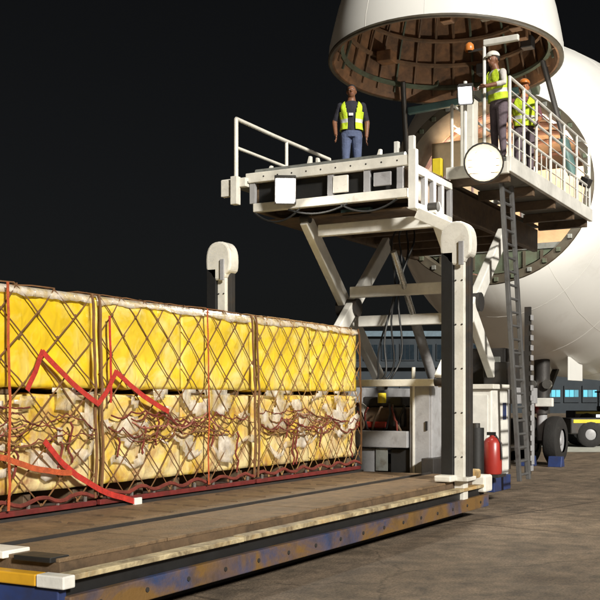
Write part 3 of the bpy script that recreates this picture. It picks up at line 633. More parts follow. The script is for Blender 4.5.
PAL = [(-8.36, -5.22, .52, .46), (-5.16, -2.10, .40, .42), (-2.04, 1.06, .36, .40)]
UPW = ["cut by the left picture edge", "in the middle of the row", "nearest the scissor lift"]
def cargo():
    W = 1.5; zl0, zl1, zu0, zu1 = .80, 1.735, 1.80, 2.74
    for i, (x0, x1, cw, chh) in enumerate(PAL):
        # pallet
        pl = thing("cargo_pallet", "red edged pallet under the netted crates " + UPW[i], "pallet", ((x0 + x1) / 2, FY + W / 2, .60), "cargo pallets on the main deck")
        MB().box(x0, x1, FY - .02, FY + W + .02, .603, .628).build("base_sheet", "pallet_alu", pl, bevel=.004)
        MB().box(x0, x1, FY - .075, FY - .021, .602, .655).build("edge_rail", "pallet_red", pl, bevel=.008)
        for k in range(5):
            x = x0 + .1 + k * (x1 - x0 - .3) / 4
            MB().box(x, x + .1, FY + .06, FY + W - .06, .629, .775).build("dunnage_beam", "brown_steel", pl, bevel=.006)
        for k in range(8):
            x = x0 + .15 + k * (x1 - x0 - .3) / 7
            MB().lathe((x, FY - .05, .655), (0, 0, 1), [(0, .02), (.05, .022), (.06, 0)], 8).build("lash_ring", "chrome", pl)
        half = (x1 - x0) / 2
        for lv in (0, 1):
            for k in range(2):
                a = x0 + k * half + .012
                me = crate_mesh("crate", half - .024, W, (zl1 - zl0) if lv == 0 else (zu1 - zu0), "yellow_film_lower" if lv == 0 else ("yellow_film", "yellow_film_pale", "yellow_film_pale")[i], i * 7 + lv * 3 + k * 2.3, cw=cw, chh=chh)
                o = bpy.data.objects.new("crate", me); COL.objects.link(o); o.location = (a, FY + .012 * (k - lv), zl0 if lv == 0 else zu0)
                side = "left" if k == 0 else "right"
                tag(o, "%s %s yellow wrapped crate of the netted pallet %s" % ("lower" if lv == 0 else "upper", side, UPW[i]), "crate", "yellow crates on the cargo pallets")
        # timber between the layers
        for k in range(4):
            x = x0 + .18 + k * (x1 - x0 - .5) / 3
            tag(MB().box(x, x + .12, FY + .05, FY + W - .05, zl1 + .004, zu0 - .012).build("timber_batten", "brown_steel", at=(x, FY + W / 2, zl1)),
                "%s timber batten between crate layers %s" % (("leftmost", "second", "third", "rightmost")[k], UPW[i]), "timber", "battens between crate layers")
        # torn film over the lower layer
        sh = MB(); nx, nz_ = 44, 20; za, zb = 1.05, 1.80
        for a in range(nx + 1):
            for b in range(nz_ + 1):
                x = x0 + .02 + (x1 - x0 - .04) * a / nx; t = b / nz_
                low = za + .32 * nse((x, 0, 0), 1.6, i + 2) + .1 * nse((x, 3, 0), 7, i)
                z = zb - (zb - low) * (1 - t)
                y = FY - .058 - .035 * nse((x, z, 0), 4, i) - .025 * abs(nse((x, z * .5, 2), 9, i)) - .03 * (1 - t) * nse((x, z, 5), 3, i)
                sh.v.append((x, y, z))
        for a in range(nx):
            for b in range(nz_):
                if nse((a * .19, b * .2, i * 3.1), 1.0, 9.2) < -.04:
                    q = a * (nz_ + 1) + b; sh.f.append((q, q + nz_ + 1, q + nz_ + 2, q + 1))
        so_ = sh.build("plastic_sheet", "clear_film", at=((x0 + x1) / 2, FY - .05, 1.6), smooth=True)
        sol = so_.modifiers.new("thick", 'SOLIDIFY'); sol.thickness = .006
        tag(so_, "torn pale plastic sheet hanging over lower crates " + UPW[i], "plastic sheet", "torn plastic sheets on the crates")
        # folded pale film along the top edge
        tp = MB(); nn = 60
        for a in range(nn + 1):
            x = x0 + (x1 - x0) * a / nn; hang = .07 + .05 * nse((x, 0, 1), 2.6, i) + .02 * nse((x, 0, 1), 11, i)
            for (y, z) in ((FY + W * .6, zu1 + .02), (FY + .12, zu1 + .022 + .008 * nse((x, 1, 1), 6, i)), (FY - .01, zu1 + .012), (FY - .035, zu1 - .03), (FY - .042 - .015 * nse((x, 2, 0), 7, i), zu1 - hang)):
                tp.v.append((x, y, z))
        for a in range(nn):
            for b in range(4): q = a * 5 + b; tp.f.append((q, q + 5, q + 6, q + 1))
        tp_ = tp.build("top_film", "clear_film", at=((x0 + x1) / 2, FY + .5, zu1), smooth=True)
        sol = tp_.modifiers.new("thick", 'SOLIDIFY'); sol.thickness = .005
        tag(tp_, "pale film along the top of crates " + UPW[i], "plastic film", "films over the crate tops")
        # cargo net
        nt_ = thing("cargo_net", "brown diamond mesh cargo net over the crates " + UPW[i], "cargo net", ((x0 + x1) / 2, FY - .05, .66), "cargo nets over the pallets")
        net = MB(); zb, zt = .68, 2.765
        def fy(x, z):
            e = min(1, max(0, (zt - z) / .15))
            return FY - .012 - .038 * e - .012 * nse((x, z, 0), 1.5, i) - (.02 if z < 1.9 else 0)
        def clipline(c0, sg):
            pts = []; n_ = 26
            for q in range(n_ + 1):
                z = zb + (zt - zb) * q / n_
                zz = z + .03 * nse((c0, z, sg), 1.6, i)
                x = c0 + sg * (z - zb) / chh * cw * 1.0 + .035 * nse((c0, z, sg + 3), 1.4, i)
                if x0 - .01 <= x <= x1 + .01: pts.append((x, fy(x, zz), zz))
                elif pts: break
            if len(pts) > 1:
                if pts[-1][2] > zt - .05:
                    x, y, z = pts[-1]; pts += [(x + sg * .12, FY + .15, zu1 + .055), (min(x1, max(x0, x + sg * 1.1)), FY + 1.1, zu1 + .055)]
                net.tube(pts, (.0075, .0065, .0065)[i], 5)
        run = (zt - zb) / chh * cw
        k = 0; c0 = x0 - run
        while c0 < x1 + run:
            clipline(c0, 1); clipline(c0 + cw * .5 * 0, -1); c0 += cw
        # knots on the crossings
        kx = x0
        q = 0
        while zb + q * chh / 2 < zt - .05:
            z = zb + q * chh / 2; m_ = 0
            base = (x0 - run) % cw
            xx = x0 - ((x0 - (x0 - run)) % cw) - cw + (cw / 2 if q % 2 else 0)
            while xx < x1:
                if xx > x0 + .03: net.ell((xx + .02 * nse((xx, z, 1), 1.4, i), fy(xx, z) - .004, z), (.019, .011, .018), 6, 4)
                xx += cw
            q += 1
        net.build("mesh", "net_cord" if i < 2 else "net_cord_pale", nt_, smooth=True)
        for xx in (x0 + .02, x1 - .02):
            MB().tube([(xx + .012 * math.sin(z * 7), fy(xx, z) - .012, z) for z in [zb + (zt - zb) * q / 20 for q in range(21)]], .016, 6).build("border_rope", "net_cord", nt_, smooth=True)
        MB().tube([(x0 + (x1 - x0) * q / 40, FY - .07, .72 + .025 * math.sin(q * .9) + .015 * nse((q, 0, 0), .7, i)) for q in range(41)], .022, 6).build("border_rope", "rope_red", nt_, smooth=True)
        # slack dark red rope bunched across the middle
        rr = random.Random(40 + i)
        for k in range(8):
            zc = 1.56 - .036 * k + rr.uniform(-.04, .04) - .03 * i; x = x0 + rr.uniform(.02, .7); pts = []
            xe = min(x1 - .03, x + rr.uniform(1.3, 2.8)); za_ = zc
            while x < xe:
                w_ = rr.uniform(.10, .36); sag = w_ * rr.uniform(.04, .22); zb_ = zc + rr.uniform(-.09, .09); st = pts[-1][1] if pts else 0
                for q in range(7):
                    t = q / 7; pts.append((min(x1 - .02, x + w_ * t), FY - .072 - .02 * math.sin(t * math.pi) - .0015 * k, za_ + (zb_ - za_) * t - sag * 4 * t * (1 - t) + .012 * nse((x, t * 4, k), 3)))
                x += w_; za_ = zb_
            MB().tube(pts, rr.choice((.006, .008, .010)), 5).build("slack_rope", ("rope_red", "net_cord", "rope_red", "rope_pink", "rope_red", "net_cord_pale")[k % 6], nt_, smooth=True)
        for k in range(5):
            x = x0 + rr.uniform(.2, x1 - x0 - .2); z0 = rr.uniform(1.2, 1.5); pts = [(x + .03 * math.sin(q), FY - .085 - .01 * math.sin(q * 2), z0 - q * .05) for q in range(rr.randint(5, 11))]
            MB().tube(pts, .012, 6).build("rope_tail", "rope_red", nt_, smooth=True)
cargo()

def strap(pts, m, label, wd=.055, hook=False):
    yy = FY - .112
    P = [Vector((x, yy - .006 * k, z)) for k, (x, z) in enumerate(pts)]
    Q = [P[0]]
    for a, b in zip(P[:-1], P[1:]):
        for q in range(1, 9):
            t = q / 8; pq = a.lerp(b, t); sg = .035 * min(1, (b - a).length) * math.sin(t * math.pi)
            Q.append(pq + Vector((.012 * nse(pq, 5, 1), .008 * nse(pq, 6, 3), -sg + .012 * nse(pq, 5, 7))))
    t = thing("cargo_strap", label, "strap", P[-1], "red lashing straps on the cargo")
    MB().belt(Q, wd, .006, (0, -1, 0)).build("webbing", m, t)
    if hook:
        e = P[-1]; MB().box(e.x - .03, e.x + .09, e.y - .02, e.y + .02, e.z - .045, e.z + .035).build("buckle", "white_paint", t, bevel=.008)
strap([(-6.26, 1.77), (-6.06, 2.14), (-5.25, 1.64), (-4.98, 1.97), (-4.07, 1.55)], "strap_red", "red lashing strap zigzagging across the gap between crate layers")
strap([(-6.03, 1.29), (-5.58, .93), (-4.64, .60)], "strap_red", "red lashing strap slanting down to a white buckle at the pallet edge", .06, True)
strap([(-6.9, 1.23), (-6.54, 1.15), (-5.67, .96)], "strap_orange", "orange red lashing strap entering from the left edge of the picture")
strap([(-3.25, 2.76), (-3.22, 1.7), (-3.25, .68)], "strap_orange", "orange vertical strap down the middle pallet's crates", .022)
strap([(-6.51, 2.76), (-6.49, 1.7), (-6.51, .68)], "strap_orange", "orange vertical strap at the far left of the cargo", .03)
strap([(-5.06, 2.55), (-5.05, 2.1), (-5.06, 1.66)], "strap_red", "short red vertical strap beside the seam between two nets", .03)

# ---------------------------------------------------------------- aircraft
AY = 2.8
AC = thing("cargo_aircraft", "white wide body cargo aircraft with its nose door swung up", "aircraft", (13.6, AY, 0))
ST = [(9.5, 2.40, 8.74, 4.28), (9.75, 2.55, 9.25, 3.95), (10.2, 2.72, 9.75, 3.6), (11, 2.90, 10.25, 3.1), (12.2, 3.05, 10.6, 2.75), (14, 3.18, 10.9, 2.45), (17, 3.25, 11.1, 2.3), (24, 3.25, 11.2, 2.25), (40, 3.25, 11.2, 2.25), (62, 3.0, 10.8, 2.6)]
def ringpts(x, rx, zt, zb, n=72, off=0.0):
    zc = zb + (zt - zb) * .48; o = []
    for j in range(n):
        t = 2 * math.pi * j / n; s_ = math.sin(t); c = math.cos(t)
        o.append((x, AY + (rx - off) * c, zc + ((zt - zc - off) if s_ > 0 else (zc - zb - off)) * s_))
    return o
def loft(rings):
    m = MB(); n = len(rings[0])
    for r_ in rings: m.v += r_
    for k in range(len(rings) - 1):
        for j in range(n): m.f.append((k * n + j, k * n + (j + 1) % n, (k + 1) * n + (j + 1) % n, (k + 1) * n + j))
    return m
def aircraft():
    fu = loft([ringpts(*s_) for s_ in ST]).build("fuselage", "aircraft_white", AC, smooth=True)
    # door frame ring: lip and recessed seal
    a = ST[0]
    loft([ringpts(a[0], a[1], a[2], a[3]), ringpts(a[0] - .03, a[1], a[2], a[3], off=.02), ringpts(a[0] - .03, a[1], a[2], a[3], off=.20), ringpts(a[0] + .12, a[1], a[2], a[3], off=.24), ringpts(a[0] + .9, a[1], a[2], a[3], off=.26)]).build("door_frame", "rim_dark", fu, smooth=True)
    for j in range(36):
        t = 2 * math.pi * (j + .5) / 36; zc = a[3] + (a[2] - a[3]) * .48
        rz = (a[2] - zc if math.sin(t) > 0 else zc - a[3])
        c = (a[0] - .045, AY + (a[1] - .11) * math.cos(t), zc + (rz - .11) * math.sin(t))
        MB().box(c[0] - .03, c[0] + .03, c[1] - .05, c[1] + .05, c[2] - .05, c[2] + .05).build("latch", "primer_green" if j % 3 else "steel_grey", fu, bevel=.01)
    # cabin liner, frames, floor, ceiling lamps
    li = loft([ringpts(x, rx, zt, zb, off=.30) for x, rx, zt, zb in ((9.75, 2.5, 8.9, 4.2), (10.6, 2.75, 9.0, 3.9), (12, 2.95, 9.0, 3.6), (24, 3.1, 9.0, 3.3))])
    n0 = len(li.v); li.v.append((24, AY, 6.4))
    for j in range(72): li.f.append((n0 - 72 + j, n0 - 72 + (j + 1) % 72, n0))
    li.build("cabin_liner", "liner", AC, smooth=True)
    for k, x in enumerate((9.95, 10.5, 11.1, 11.8, 12.6, 13.5, 14.5, 16)):
        s_ = 2.60 + .3 * min(1, (x - 9.75) / 2)
        MB().tube([(x, p_[1], p_[2]) for p_ in ringpts(x, s_, 8.97, 3.95, 48, off=.33)], .06, 6, closed=True).build("cabin_frame", "liner_frame", AC, smooth=True)
    MB().box(9.62, 24, AY - 1.72, AY + 1.72, 5.05, 5.18).build("cargo_floor", "steel_grey", AC)
    for y in (-.9, -.3, .3, .9):
        MB().box(9.64, 20, AY + y - .04, AY + y + .04, 5.181, 5.22).build("roller_track", "chrome", AC)
    for x in (10.6, 12.4, 14.4):
        for s_ in (-1, 1):
            y = AY + s_ * 1.15; f = MB().box(x - .5, x + .5, y - .1, y + .1, 8.22, 8.30).build("ceiling_lamp", "white_paint", AC)
            MB().box(x - .46, x + .46, y - .08, y + .08, 8.20, 8.218).build("diffuser", "cabin_lamp", f)
            ld = bpy.data.lights.new("cabin_light", 'AREA'); lo = bpy.data.objects.new("cabin_light", ld); COL.objects.link(lo)
            ld.shape = 'RECTANGLE'; ld.size = .9; ld.size_y = .16; ld.energy = 55; ld.color = (1, .86, .74)
            lo.parent = f; lo.location = Vector((x, y, 8.18)) - ORG[AC.name]
    zc = a[3] + (a[2] - a[3]) * .48; pts = []
    for q in range(25):
        t = math.pi * (1.19 + .62 * q / 24); pts.append((9.66, AY + (a[1] - .27) * math.cos(t), min(5.04, zc + (zc - a[3] - .27) * math.sin(t))))
    sp = MB().prism(pts, (0, 0, 0), (.05, 0, 0)).build("sill_panel", "primer_green", AC)
    for q in range(9):
        y = AY - 1.6 + q * .4; MB().box(9.60, 9.655, y - .03, y + .03, 4.75 - .1 * (abs(q - 4) < 3), 5.03).build("sill_rib", "rim_dark", sp)
    # lap seams on the skin
    def station(x):
        for p0, p1 in zip(ST[:-1], ST[1:]):
            if p0[0] <= x <= p1[0]:
                t = (x - p0[0]) / (p1[0] - p0[0]); return tuple(u + (v_ - u) * t for u, v_ in zip(p0, p1))
    for x in (10.2, 12.2, 17.0):
        MB().tube(ringpts(*station(x), n=72, off=.001), .005, 4, closed=True).build("skin_seam", "seam_grey", fu)
    for j in (33, 47):
        MB().tube([ringpts(*p_, off=.001)[j] for p_ in ST[:8]], .004, 4).build("skin_seam", "seam_grey", fu)
    for x, j in ((10.45, 36.4), (10.5, 37.6), (10.75, 38.3), (10.5, 39.4), (11.2, 40.4)):
        rp_ = ringpts(*station(x), n=720, off=-.002)[int(j * 10)]
        MB().bar((rp_[0] - .02, rp_[1], rp_[2]), (rp_[0] + .16, rp_[1] - .012, rp_[2] + .01), .012, .05).build("placard", "black", fu)
    # visor
    C = Vector((7.05, AY + .13, 8.68)); prof = [(0, 2.42), (.25, 2.41), (.6, 2.345), (1.0, 2.26), (1.5, 2.12), (2.1, 1.88), (2.7, 1.46), (3.2, .98), (3.5, .52), (3.64, 0)]
    tilt = Matrix.Rotation(R(4.0), 3, 'Y'); ax = tilt @ Vector((0, 0, 1))
    vi = MB().lathe(C, ax, prof, 72).build("nose_visor", "aircraft_white", AC, smooth=True)
    for k in range(12):
        t = 2 * math.pi * (k + .4) / 12; a0 = Vector((1, 0, 0)); a0 = (a0 - ax * a0.dot(ax)).normalized(); b0 = ax.cross(a0)
        MB().tube([C + ax * h + (a0 * math.cos(t) + b0 * math.sin(t)) * (r_ - .001) for h, r_ in prof[:8]], .0035, 4).build("skin_seam", "seam_grey", vi)
    inner = [(.0, 2.415), (-.02, 2.38), (-.01, 2.30), (.12, 2.24)] + [(h + .12, max(0, r_ - .24)) for h, r_ in prof[1:]]
    MB().lathe(C, ax, inner, 72).build("inner_shell", "visor_inside", vi, smooth=True)
    MB().lathe(C, ax, [(-.02, 2.34), (-.03, 2.40), (-.01, 2.428), (.03, 2.426)], 72).build("rim_seal", "rim_dark", vi, smooth=True)
    def ring(h, r_, th, m):
        a_ = Vector((1, 0, 0)); a_ = (a_ - ax * a_.dot(ax)).normalized(); b_ = ax.cross(a_)
        return MB().tube([C + ax * h + (a_ * math.cos(t) + b_ * math.sin(t)) * r_ for t in [2 * math.pi * k / 60 for k in range(60)]], th, 6, closed=True).build("frame_ring", m, vi, smooth=True)
    ring(.28, 2.16, .06, "primer_green"); ring(.75, 2.05, .055, "visor_rib"); ring(1.25, 1.88, .05, "visor_rib"); ring(1.8, 1.6, .05, "visor_rib"); ring(2.4, 1.2, .045, "visor_rib")
    a_ = Vector((1, 0, 0)); a_ = (a_ - ax * a_.dot(ax)).normalized(); b_ = ax.cross(a_)
    for k in range(30):
        t = 2 * math.pi * (k + .3) / 30
        MB().tube([C + ax * h + (a_ * math.cos(t) + b_ * math.sin(t)) * r_ for h, r_ in ((.1, 2.22), (.6, 2.08), (1.1, 1.95), (1.62, 1.75), (2.2, 1.42), (2.8, 1.0))], .03, 5).build("stringer", "visor_rib" if k % 4 else "primer_green", vi, smooth=True)
    # radar bulkhead and boxes up inside
    MB().lathe(C, ax, [(1.95, 0), (1.95, 1.3), (2.0, 1.3)], 40).build("bulkhead", "visor_inside", vi)
    rr = random.Random(11)
    for k in range(16):
        t = rr.uniform(0, 6.28); r_ = rr.uniform(1.6, 2.0); h = rr.uniform(.2, .9); p_ = C + ax * h + (a_ * math.cos(t) + b_ * math.sin(t)) * r_
        s_ = rr.uniform(.08, .2); MB().box(p_.x - s_, p_.x + s_, p_.y - s_, p_.y + s_, p_.z - .1, p_.z + .14).build("equipment_box", rr.choice(("visor_inside", "rim_dark", "primer_green", "dark_steel")), vi, bevel=.02)
    # hinge arms and screw jacks
    for s_ in (-1, 1):
        MB().bar((9.6, AY + s_ * 1.1, 8.55), (9.0, AY + s_ * 1.1, 8.95), .16, .22).build("hinge_arm", "primer_green", AC, bevel=.02)
        j = MB().cyl((9.42, AY + s_ * 1.95, 6.6), (8.3, AY + s_ * 1.6, 8.85), .06, 12).build("screw_jack", "dark_steel", AC, smooth=True)
        MB().cyl((9.42, AY + s_ * 1.95, 6.6), (9.05, AY + s_ * 1.835, 7.34), .11, 12).build("jack_sleeve", "teal_metal", j, smooth=True)
    MB().bar((8.9, AY - .9, 8.45), (8.6, AY + 1.6, 8.25), .14, .16).build("torque_tube", "teal_metal", AC, bevel=.02)
    # nose gear
    gx, gy = 12.9, 2.52
    gr = MB().cyl((gx, gy, .62), (gx, gy, 3.0), .13, 16).build("nose_gear", "grey_paint", AC, smooth=True)
    MB().cyl((gx, gy, 1.3), (gx, gy, 3.0), .20, 16).build("oleo_sleeve", "dark_steel", gr, smooth=True)
    MB().cyl((gx, gy - .42, .62), (gx, gy + .42, .62), .09, 12).build("axle", "dark_steel", gr, smooth=True)
    MB().bar((gx, gy, 1.5), (gx + 1.5, gy, 2.6), .14, .14).build("drag_brace", "dark_steel", gr, bevel=.01)
    for s_ in (-1, 1):
        y = gy + s_ * .34
        wh = MB().lathe((gx, y - .2, .62), (0, 1, 0), [(0, .3), (0, .5), (.06, .6), (.14, .62), (.26, .62), (.34, .6), (.40, .5), (.40, .3)], 30).build("wheel", "rubber", gr, smooth=True)
        MB().lathe((gx, y - .18, .62), (0, 1, 0), [(0, 0), (0, .1), (.05, .14), (.03, .3), (.33, .3), (.31, 0)], 20).build("rim", "grey_paint", wh, smooth=True)
        MB().box(gx + .2, gx + 1.6, gy + s_ * .62 - .02, gy + s_ * .62 + .02, 2.15, 2.75).build("gear_door", "aircraft_white", gr, bevel=.01)
    for s_ in (-1, 1):
        lp = MB().cyl((gx - .28, gy + s_ * .2, 2.05), (gx - .18, gy + s_ * .2, 2.05), .12, 14).build("taxi_lamp", "chrome", gr, smooth=True)
    MB().box(gx - .3, gx - .16, gy - .35, gy + .1, 1.48, 1.70).build("junction_box", "white_paint", gr, bevel=.02)
    MB().box(gx - .34, gx - .2, gy + .14, gy + .3, 1.34, 1.5).build("warning_lens", "red_lens", gr, bevel=.02)
aircraft()
for k, (x, y) in enumerate(((12.0, 1.95), (12.0, 2.65))):
    c = MB().prism([(x, y - .16, 0), (x + .34, y - .16, 0), (x + .26, y - .16, .26), (x + .08, y - .16, .26)], (0, 0, 0), (0, .34, 0)).build("wheel_chock", "blue_clean", at=(x, y, 0), bevel=.015)
    tag(c, "blue wheel chock before the %s nose gear wheel" % ("near" if k == 0 else "far"), "chock", "chocks at the nose gear")

# cargo standing inside the nose
def wrapped(name, x0, x1, y0, y1, z0, z1, label):
    L, W, H = x1 - x0, y1 - y0, z1 - z0
    me = crate_mesh(name, L, W, H, "tan_wrap", x0, amp=.02, cw=.6, chh=.6)
    o = bpy.data.objects.new(name, me); COL.objects.link(o); o.location = (x0, y0, z0)
    tag(o, label, "cargo"); return o
wrapped("wrapped_load", 9.78, 11.6, 2.75, 4.3, 5.225, 7.75, "tan wrapped cargo load just inside the nose door")
wrapped("wrapped_load", 13.2, 15.6, 1.2, 3.6, 5.225, 7.6, "large tan wrapped cargo load deep inside the aircraft")

# ---------------------------------------------------------------- people
def person(loc, face_to, label, shirt, trousers, skin, arms, lean=0.0, sleeves=.5, hat=None, badge=False, vest_open=True):
    d = Vector(face_to) - Vector(loc); rz = math.atan2(d.y, d.x) + math.pi / 2
    root = thing("person", label, "person", loc, "workers at the aircraft nose", rz)
    m = MB(); V = Vector
    def limb(pts, rs, n=12):
        P = []; Rr = []
        for k in range(len(pts) - 1):
            for q in range(4):
                t = q / 4; P.append(V(pts[k]).lerp(V(pts[k + 1]), t)); Rr.append(rs[k] + (rs[k + 1] - rs[k]) * t)
        P.append(V(pts[-1])); Rr.append(rs[-1]); m.tube(P, Rr, n)
        m.ell(P[0], (Rr[0],) * 3, n, 8); m.ell(P[-1], (Rr[-1],) * 3, n, 8)
    def L(p):   # upper body lean about the hips
        p = V(p)
        if p.z > .95: p = V((0, 0, .95)) + Matrix.Rotation(R(lean), 3, 'X') @ (p - V((0, 0, .95)))
        return p
    # torso as stacked ellipses
    rings = [(.86, .155, .115, 0), (.95, .17, .125, 0), (1.04, .155, .112, 0), (1.12, .152, .108, 0), (1.22, .168, .118, 0), (1.32, .182, .122, .0), (1.39, .182, .108, .005), (1.44, .145, .085, .01), (1.475, .075, .065, .012), (1.56, .058, .062, .005)]
    n = 20; i0 = len(m.v)
    for z, a, b, yo in rings:
        for j in range(n):
            t = 2 * math.pi * j / n; m.v.append(tuple(L((a * math.cos(t), yo + b * math.sin(t), z))))
    for k in range(len(rings) - 1):
        for j in range(n): m.f.append((i0 + k * n + j, i0 + k * n + (j + 1) % n, i0 + (k + 1) * n + (j + 1) % n, i0 + (k + 1) * n + j))
    m.f.append(tuple(i0 + j for j in reversed(range(n)))); m.f.append(tuple(i0 + (len(rings) - 1) * n + j for j in range(n)))
    # head with jaw, nose, ears, brow
    rot = Matrix.Rotation(R(lean), 3, 'X')
    m.ell(L((0, 0, 1.645)), (.076, .095, .105), 16, 12, rot); m.ell(L((0, -.03, 1.585)), (.055, .066, .062), 14, 10, rot)
    m.ell(L((0, -.098, 1.625)), (.014, .022, .027), 8, 6, rot); m.ell(L((0, -.082, 1.668)), (.052, .018, .012), 8, 6, rot)
    for s_ in (-1, 1): m.ell(L((s_ * .078, .005, 1.63)), (.012, .022, .032), 8, 6, rot)
    # legs and shoes
    for s_ in (-1, 1):
        limb([(s_ * .088, 0, .90), (s_ * .10, -.012, .50), (s_ * .108, .012, .12)], [.098, .066, .05])
        m.ell((s_ * .115, -.05, .045), (.048, .125, .045), 12, 8)
    # arms and hands
    for s_, (el, wr) in zip((-1, 1), arms):
        sh = L((s_ * .185, .005, 1.395)); el = V(el); wr = V(wr)
        limb([sh, el, wr], [.062, .045, .031])
        dr = (wr - el).normalized(); sd_ = V((0, 1, 0)) - dr * dr.y
        sd_ = sd_.normalized() if sd_.length > .2 else V((1, 0, 0)); nn = dr.cross(sd_)
        pc = wr + dr * .05
        rm = Matrix((sd_, nn, dr)).transposed()
        m.ell(pc, (.041, .018, .058), 10, 8, rm)
        for q, (ln, o) in enumerate(((.066, -.032), (.078, -.011), (.074, .010), (.056, .030))):
            b0 = pc + dr * .042 + sd_ * o; b1 = b0 + dr * ln * .5 + nn * s_ * .006; b2 = b1 + dr * ln * .42 + nn * s_ * .022
            m.tube([b0 - dr * .02, b0, b1, b2], [.010, .010, .0095, .008], 7); m.ell(b2, (.008,) * 3, 6, 4)
        t0 = pc - dr * .02 - sd_ * .034; t1 = t0 + dr * .04 - sd_ * .026; t2 = t1 + dr * .032 - sd_ * .002
        m.tube([t0, t1, t2], [.013, .011, .009], 7); m.ell(t2, (.009,) * 3, 6, 4)
    me0 = m.mesh("body_raw", skin); ob = bpy.data.objects.new("body_raw", me0); COL.objects.link(ob)
    rm_ = ob.modifiers.new("r", 'REMESH'); rm_.mode = 'VOXEL'; rm_.voxel_size = .0085
    sm = ob.modifiers.new("s", 'SMOOTH'); sm.iterations = 3; sm.factor = .5
    dg = bpy.context.evaluated_depsgraph_get(); dg.update()
    me = bpy.data.meshes.new_from_object(ob.evaluated_get(dg), depsgraph=dg); bpy.data.objects.remove(ob)
    me.materials.clear()
    for q in (skin, shirt, trousers, "shoe"): me.materials.append(MATS[q])
    inv = Matrix.Rotation(R(-lean), 3, 'X')
    def zone(c):
        c = V(c); u = V((0, 0, .95)) + inv @ (c - V((0, 0, .95))) if c.z > .95 else c
        for s_, (el, wr) in zip((-1, 1), arms):
            sh = L((s_ * .185, .005, 1.395)); el = V(el); wr = V(wr)
            if (c - wr).length < .17 and (abs(c.x) > .207 or c.z > 1.0 and (c - wr).length < .13): return 0
            for a_, b_, lim in ((sh, el, sleeves * 2), (el, wr, sleeves * 2 - 1)):
                ab = b_ - a_; t = max(0, min(1, (c - a_).dot(ab) / ab.length_squared)); dist = (c - a_ - ab * t).length
                if dist < .075 and abs(u.x) > .165 + (.03 if u.z > 1.3 else 0): return 1 if t < lim else 0
        if c.z < .085: return 3
        if c.z < .965: return 2
        if u.z < 1.475: return 1
        return 0
    me.polygons.foreach_set("material_index", [zone(p_.center) for p_ in me.polygons])
    me.polygons.foreach_set("use_smooth", [True] * len(me.polygons)); me.update()
    body = bpy.data.objects.new("body", me); COL.objects.link(body); body.parent = root; ORG[body.name] = Vector((0, 0, 0))
    def child(b, name, mt, par=None, smooth=True, bevel=0):
        o = bpy.data.objects.new(name, b.mesh(name, mt, (0, 0, 0), smooth)); COL.objects.link(o); o.parent = par or root
        if bevel: bv = o.modifiers.new("bevel", 'BEVEL'); bv.width = bevel
        return o
    # hair or cap, eyes, mouth
    hb = MB()
    hb.ell(L((0, .012, 1.668)), (.084, .098, .095), 18, 12, rot)
    hb.v = [(x, y + (.03 if (y < -.05 and z < L((0, 0, 1.70)).z) else 0), max(z, L((0, 0, 1.62)).z)) for x, y, z in hb.v]
    if hat:
        c = MB(); c.ell(L((0, .0, 1.70)), (.098, .118, .085), 18, 12, rot); zc = L((0, 0, 1.69)).z
        c.v = [(x, y, max(z, zc)) for x, y, z in c.v]; c.ell(L((0, -.10, 1.695)), (.07, .06, .008), 14, 6, rot)
        child(c, "helmet", hat)
    child(hb, "hair", "hair")
    for s_ in (-1, 1):
        e = MB().ell(L((s_ * .03, -.084, 1.648)), (.013, .010, .008), 8, 6); eo = child(e, "eye", "eye_white")
        child(MB().ell(L((s_ * .03, -.092, 1.648)), (.006, .004, .006), 8, 6), "pupil", "black", eo)
    child(MB().ell(L((0, -.092, 1.580)), (.026, .008, .007), 10, 6, rot), "mouth", "lip")
    # vest: open shell over the torso
    vb = MB(); n = 96; NR = 40; zs = [.98 + .5 * k / NR for k in range(NR + 1)]
    def tor(z):
        for (z0, a0, b0, y0), (z1, a1, b1, y1) in zip(rings[:-1], rings[1:]):
            if z0 <= z <= z1:
                t = (z - z0) / (z1 - z0); return a0 + (a1 - a0) * t, b0 + (b1 - b0) * t, y0 + (y1 - y0) * t
        return rings[-1][1:]
    mi = []
    for z in zs:
        a, b, yo = tor(z); a += .024 if z < 1.38 else .016; b += .022
        for j in range(n):
            t = 2 * math.pi * (j + .5) / n; vb.v.append(tuple(L((a * math.cos(t), yo + b * math.sin(t) + .004 * math.sin(9 * t + z * 20) + .006 * nse((math.cos(t), math.sin(t), z * 3), 3.0, loc[0]), z))))
    for k in range(NR):
        for j in range(n):
            t = 2 * math.pi * (j + 1) / n; z = (zs[k] + zs[k + 1]) / 2; gap = (.055 + .05 * max(0, (z - 1.2) / .25)) if vest_open else .05 * max(0, (z - 1.3) / .12)
            x = tor(z)[0] * math.cos(t); front = math.sin(t) < 0
            if front and abs(x) < gap: continue
            if z > 1.28 and abs(math.cos(t)) > .86: continue       # arm holes
            if z > 1.44 and not (.04 < abs(x) < .12): continue
            vb.f.append((k * n + j, k * n + (j + 1) % n, (k + 1) * n + (j + 1) % n, (k + 1) * n + j)); mi.append(1 if 9 <= k <= 13 else 0)
    vo = child(vb, "vest", "vest_yellow"); vo.data.materials.append(MATS["reflective"])
    if len(vo.data.polygons) == len(mi): vo.data.polygons.foreach_set("material_index", mi)
    so_ = vo.modifiers.new("thick", 'SOLIDIFY'); so_.thickness = .008; so_.offset = 1
    if badge: child(MB().box(-.045, .03, -.146, -.136, 1.20, 1.245), "badge", "badge_white", smooth=False)
    return root
CAMP = (-13.62, -4.99, 0)
person((2.2, 2.72, 5.19), CAMP, "worker in open yellow vest, black shirt and jeans standing on the bridge", "shirt_dark", "jeans", "skin",
       [((-.285, .06, 1.14), (-.262, -.05, .91)), ((.262, .04, 1.12), (.25, -.02, .88))], 0, .45, None, True, True)
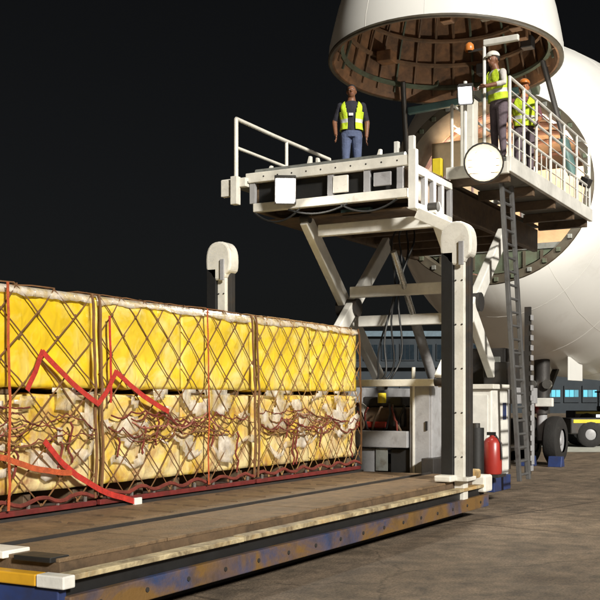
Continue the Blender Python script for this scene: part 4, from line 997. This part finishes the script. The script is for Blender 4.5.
person((2.78, .36, 5.51), (2.0, .9, 0), "worker in white shirt and yellow vest at the controls beside the mast floodlight", "shirt_white", "trousers_dark", "skin",
       [((-.27, -.12, 1.2), (-.16, -.36, 1.12)), ((.27, -.10, 1.2), (.15, -.36, 1.14))], 9, .98, "white_paint", False, False)
person((3.62, .20, 5.26), (-6, -4, 0), "worker in yellow vest behind the walkway railing, right of the worker at the controls", "shirt_plum", "trousers_dark", "skin_light",
       [((-.27, .02, 1.14), (-.22, -.18, .99)), ((.27, .0, 1.14), (.2, -.2, 1.02))], 3, .9, "helmet_orange", False, False)

# ---------------------------------------------------------------- vehicles far right
def tractor(X, d, label):
    x, y = c2w(X, d); t = thing("tow_tractor", label, "tractor", (x, y, 0), "vehicles parked beyond the nose gear")
    c, n_ = .8764, .4816
    def W(a, b, z): return Vector((x + n_ * a + c * b, y - c * a + n_ * b, z))
    def bx(a0, a1, b0, b1, z0, z1): return MB().quadbox([W(a0, b0, z0), W(a1, b0, z0), W(a1, b1, z0), W(a0, b1, z0), W(a0, b0, z1), W(a1, b0, z1), W(a1, b1, z1), W(a0, b1, z1)])
    bx(-2.1, 2.1, -.9, .9, .45, 1.0).build("body", "dark_steel", t, bevel=.05)
    bx(-2.0, 2.0, -.915, -.9, .84, .96).build("stripe", "yellow_paint", t)
    bx(-.4, .9, -.8, .8, 1.0, 1.25).build("seat_box", "dark_steel", t, bevel=.05)
    bx(1.0, 2.0, -.8, .8, 1.0, 1.3).build("hood", "yellow_paint", t, bevel=.06)
    for a in (-.35, .95):
        for b in (-.75, .7): bx(a, a + .06, b, b + .06, 1.25, 2.0).build("roof_post", "black", t)
    bx(-.5, 1.15, -.85, .85, 2.0, 2.08).build("roof", "dark_steel", t, bevel=.03)
    for a in (-1.4, 1.35):
        for b in (-.95, .65):
            wh = MB().lathe(W(a, b, .45), (c, n_, 0), [(0, .2), (0, .38), (.05, .45), (.25, .45), (.3, .38), (.3, .2)], 20).build("wheel", "rubber", t, smooth=True)
            MB().lathe(W(a, b + .02, .45), (c, n_, 0), [(0, 0), (0, .1), (.03, .2), (.25, .2), (.25, 0)], 14).build("rim", "grey_paint", wh, smooth=True)
    for a in (-.9, .2):
        bx(a, a + .34, -.925, -.916, .62, .80).build("lamp", "headlamp", t)
tractor(11.4, 37, "dark tow tractor with yellow stripe parked beyond the nose gear")
tractor(17.0, 58, "farther dark tow tractor with yellow hood near the lit windows")

scene.cycles.max_bounces = 6
